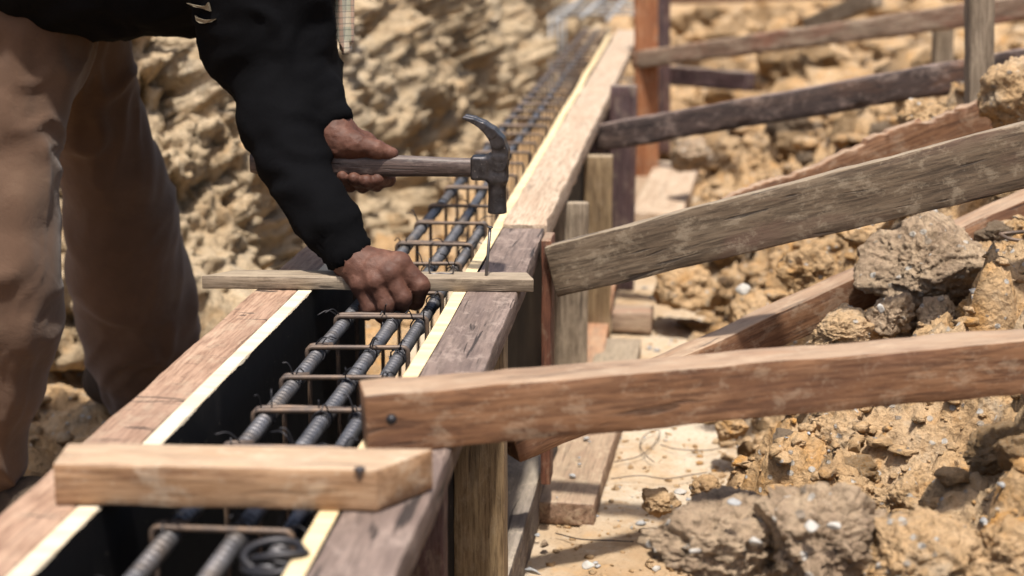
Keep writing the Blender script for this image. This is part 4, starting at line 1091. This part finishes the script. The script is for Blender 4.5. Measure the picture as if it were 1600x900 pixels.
# jersey
def jersey_f(P):
    pts = [(405, -60, 2.47, 118), (418, 60, 2.45, 100), (438, 130, 2.42, 70), (444, 190, 2.38, 62), (459, 250, 2.35, 52), (487, 310, 2.31, 46), (520, 358, 2.28, 41), (547, 400, 2.262, 39)]
    q = [W(a, b, c) for a, b, c, r in pts]; rr = [r / px_size(p) for p, (_, _, _, r) in zip(q, pts)]
    arm = chain_d(P, q, rr, .012)
    cut = (P - W(549, 407, YH + .01)) @ ((W(580, 448, YH + .01) - W(549, 407, YH + .01)) / np.linalg.norm(W(580, 448, YH + .01) - W(549, 407, YH + .01)))
    arm = np.maximum(arm, cut)
    q = [SHF, W(445, 30, 2.66), W(478, 105, 2.52), W(501, 160, 2.42), W(520, 192, 2.385)]
    fa = chain_d(P, q, [.085, .065, .048, .034, .028], .012)
    n = W(540, 212, 2.37) - W(522, 182, 2.39); n /= np.linalg.norm(n)
    fa = np.maximum(fa, (P - W(528, 194, 2.38)) @ n)
    tor = chain_d(P, [np.array([-1.16, 2.72, .97]), np.array([-.98, 2.71, 1.01]), np.array([-.82, 2.70, 1.10]), CH], [.17, .17, .175, .175], .05)
    for y_ in (2.575, 2.78):
        q = [W(-90, -118, y_), W(0, -103, y_), W(80, -80, y_), W(160, -68, y_), W(250, -64, y_), W(330, -70, y_)]
        tor = smin(tor, chain_d(P, q, [r / 960 for r in (124, 122, 116, 116, 110, 112)], .02), .04)
    tor = smin(tor, cone_d(P, SHN + [0, .03, 0], SHF - [0, .03, 0], .09, .09), .06)
    tor = smin(tor, cone_d(P, CH, NK, .12, .075), .05)
    e1 = np.array([-1.24, 0, .95]); hem = (P - np.array([-1.30, 2.7, .90])) @ np.array([-.80, 0, -.60])
    tor = np.maximum(tor, hem)
    d = smin(tor, arm, .035); d = smin(d, fa, .03)
    return d
V, F = sdf_mesh(jersey_f, (-1.5, 2.15, .4), (-.38, 3.2, 1.5), .008)
N = vnormals(V, F); w = fbm(V * 6, 2)
fo = .006 * (1 - 2 * np.abs(pn(V * np.array([9, 6, 16]) + w[:, None] * .8))) + .003 * (1 - 2 * np.abs(pn(V * np.array([18, 12, 34]) + w[:, None])))
cuf = sstep(.055, .045, np.linalg.norm(V - W(545, 398, YH + .015), axis=1))
ax_ = W(580, 448, YH + .01) - W(549, 407, YH + .01); ax_ = ax_ / np.linalg.norm(ax_)
fo = fo * (1 - .7 * cuf) + .0016 * cuf * np.sin((V - W(549, 407, YH)) @ ax_ * 2 * np.pi / .011)
V = V + N * fo[:, None]
jersey = mesh_obj('jersey', V, F, M['jersey'], person)
# the two curved marks printed low on the jersey
def front_y(px, py):
    for y in np.arange(2.2, 3.1, .004):
        if jersey_f(W(px, py, y)[None])[0] < 0.010: return y - .003
    return 2.6
for poly in ([(291, 5), (300, 7.5), (312, 10), (320, 9.5), (324, 4), (327, 13), (328, 18), (318, 14), (302, 10.5)],
             [(304, 24), (308, 28), (318, 31), (328, 31), (338, 29.5), (330, 34.5), (320, 36.5), (311, 36), (306, 32)]):
    n = len(poly); V = np.array([W(a, b, front_y(a, b)) for a, b in poly]); V = np.vstack([V, V + [0, .012, 0]])
    F = [tuple(range(n)), tuple(range(n, 2 * n))[::-1]] + [(k, n + k, n + (k + 1) % n, (k + 1) % n) for k in range(n)]
    o = mesh_obj('emblem', V, F, M['emblem'], jersey, smooth=False); fix_normals(o.data)
# towel round the neck, its end hanging in front of the arm
tw = []
YT = 2.52
us_, vs_ = np.linspace(0, 1, 26), np.linspace(0, 1, 46)
V = []; F = []
for v in vs_:
    for u in us_:
        px = 513 + u * 40 + (4 * v if u > .5 else 0) * (1 - v); py = -150 + v * (236 - 26 * abs(u - .62) * 2 - 14 * (u < .42))
        fold = .010 * math.sin(u * 9.0 + .4) + .005 * math.sin(u * 21 + v * 3)
        V.append(W(px, py, YT + fold))
nu = len(us_)
for j in range(len(vs_) - 1):
    for i in range(nu - 1): F.append((j * nu + i, j * nu + i + 1, (j + 1) * nu + i + 1, (j + 1) * nu + i))
V = np.array(V); o0 = V.mean(0); twl = mesh_obj('towel', V - o0, F, M['plaid']); twl.location = o0
sm = twl.modifiers.new('thickness', 'SOLIDIFY'); sm.thickness = .006
tag(twl, 'faded plaid towel hanging from the neck of the worker', 'towel')

# ------------------------------------------------------------------ hammer
YHm = 2.365
ham = empty('hammer', W(765, 262, YHm)); tag(ham, 'claw hammer with dark wooden handle held over the standing nail', 'hammer')
ho = np.array(ham.location)
# handle: oval section along the photo line, swelling at the grip
pts = [(393, 254, 15), (410, 254, 18.5), (470, 256, 18), (540, 258, 17.5), (600, 259, 17), (660, 260, 15.5), (720, 261.5, 14.5), (748, 262, 14.5)]
P = np.array([[a, b, r] for a, b, r in pts], float); P = spline(P, 6)
V = []; F = []; n = 20
for (a, b, r) in P:
    c = W(a, b, YHm); s = px_size(c); hz, hy = r / s, .0115
    for k in range(n):
        t_ = 2 * math.pi * k / n; cc, ss = math.cos(t_), math.sin(t_)
        V.append(c + np.array([0, hy * np.sign(cc) * abs(cc) ** .6, hz * np.sign(ss) * abs(ss) ** .6]))
for i in range(len(P) - 1):
    for k in range(n): F.append((i * n + k, i * n + (k + 1) % n, (i + 1) * n + (k + 1) % n, (i + 1) * n + k))
F.append(tuple(range(n))); F.append(tuple(range((len(P) - 1) * n, len(P) * n)))
o = mesh_obj('handle', np.array(V) - ho, F, M['handle'], ham); fix_normals(o.data)
# head: one SDF: cheek block with eye, neck, poll, face and curved split claw
def Hm(px, py, dy=0): return W(px, py, YHm + dy)
def head_f(P):
    s = px_size(ho)
    X_ = (P - ho) * s                                          # photo pixels from (765,262): +x right, +y away, +z up
    x, y, z = X_[..., 0] + 765, X_[..., 1], 262 - X_[..., 2]
    Q = np.stack([x, y, z], -1)
    def box(c, h, r):
        q = np.abs(Q - np.array(c)) - np.array(h) + r
        return np.linalg.norm(np.maximum(q, 0), axis=-1) + np.minimum(q.max(-1), 0) - r
    blk = box((753, 0, 262), (17, 15, 19), 5)                   # socket towards the handle
    blk = smin(blk, box((778, 0, 262), (16, 15.5, 24), 6), 6)
    nk = cone_d(Q, np.array([777, 0, 275]), np.array([777, 0, 300]), 14, 12.5)
    def cyl(c0, c1, z0, z1, r0, r1, b=1.5):
        t = np.clip((z - z0) / (z1 - z0), 0, 1); rr = np.hypot(x - (c0 + (c1 - c0) * t), y) - (r0 + (r1 - r0) * t)
        q = np.stack([rr, np.abs(z - (z0 + z1) / 2) - (z1 - z0) / 2], -1) + b
        return np.linalg.norm(np.maximum(q, 0), axis=-1) + np.minimum(q.max(-1), 0) - b
    fc = cyl(777, 777, 286, 333.5, 13, 15.2)
    d = smin(blk, nk, 8); d = smin(d, fc, 4)
    # claw: arc from the top of the block up and back to the left
    path = [(781, 250, 13.5, 15), (783, 236, 12.5, 16), (779, 220, 10.5, 17.5), (769, 206, 8, 19), (756, 195, 5.5, 20), (741, 187, 3.6, 20.5), (727, 182.5, 2.2, 20.5)]
    cl = None
    for (a, b) in zip(path[:-1], path[1:]):
        p0, p1 = np.array([a[0], a[1]]), np.array([b[0], b[1]]); e = p1 - p0
        q2 = np.stack([x, z], -1); t = np.clip(((q2 - p0) @ e) / (e @ e), 0, 1)
        r2 = np.linalg.norm(q2 - p0 - t[..., None] * e, axis=-1) - (a[2] + (b[2] - a[2]) * t)
        hy = a[3] + (b[3] - a[3]) * t
        c = np.maximum(r2, np.abs(y) - hy); cl = c if cl is None else smin(cl, c, 2)
    slot = np.maximum(np.abs(y) - np.clip((782 - x) * .10, 0, 4.5), np.maximum(x - 779, z - 240))
    cl = np.maximum(cl, -slot)
    d = smin(d, cl, 5)
    d = np.maximum(d, -np.maximum(np.maximum(np.abs(y) - 8.5, np.abs(z - 264) - 15), 788 - x))        # eye, open at the end
    return d / s
V, F = sdf_mesh(head_f, ho + [-.045, -.025, -.075], ho + [.035, .025, .085], .0011)
mesh_obj('head', V - ho, F, M['hammer'], ham)
V, F = beam_mesh(.006, .014, .024, bevel=.001, seg=.003, rough=.0002)
o = mesh_obj('wedge', V + np.array([.0155, 0, -.0015]), F, M['handle'], ham); fix_normals(o.data)
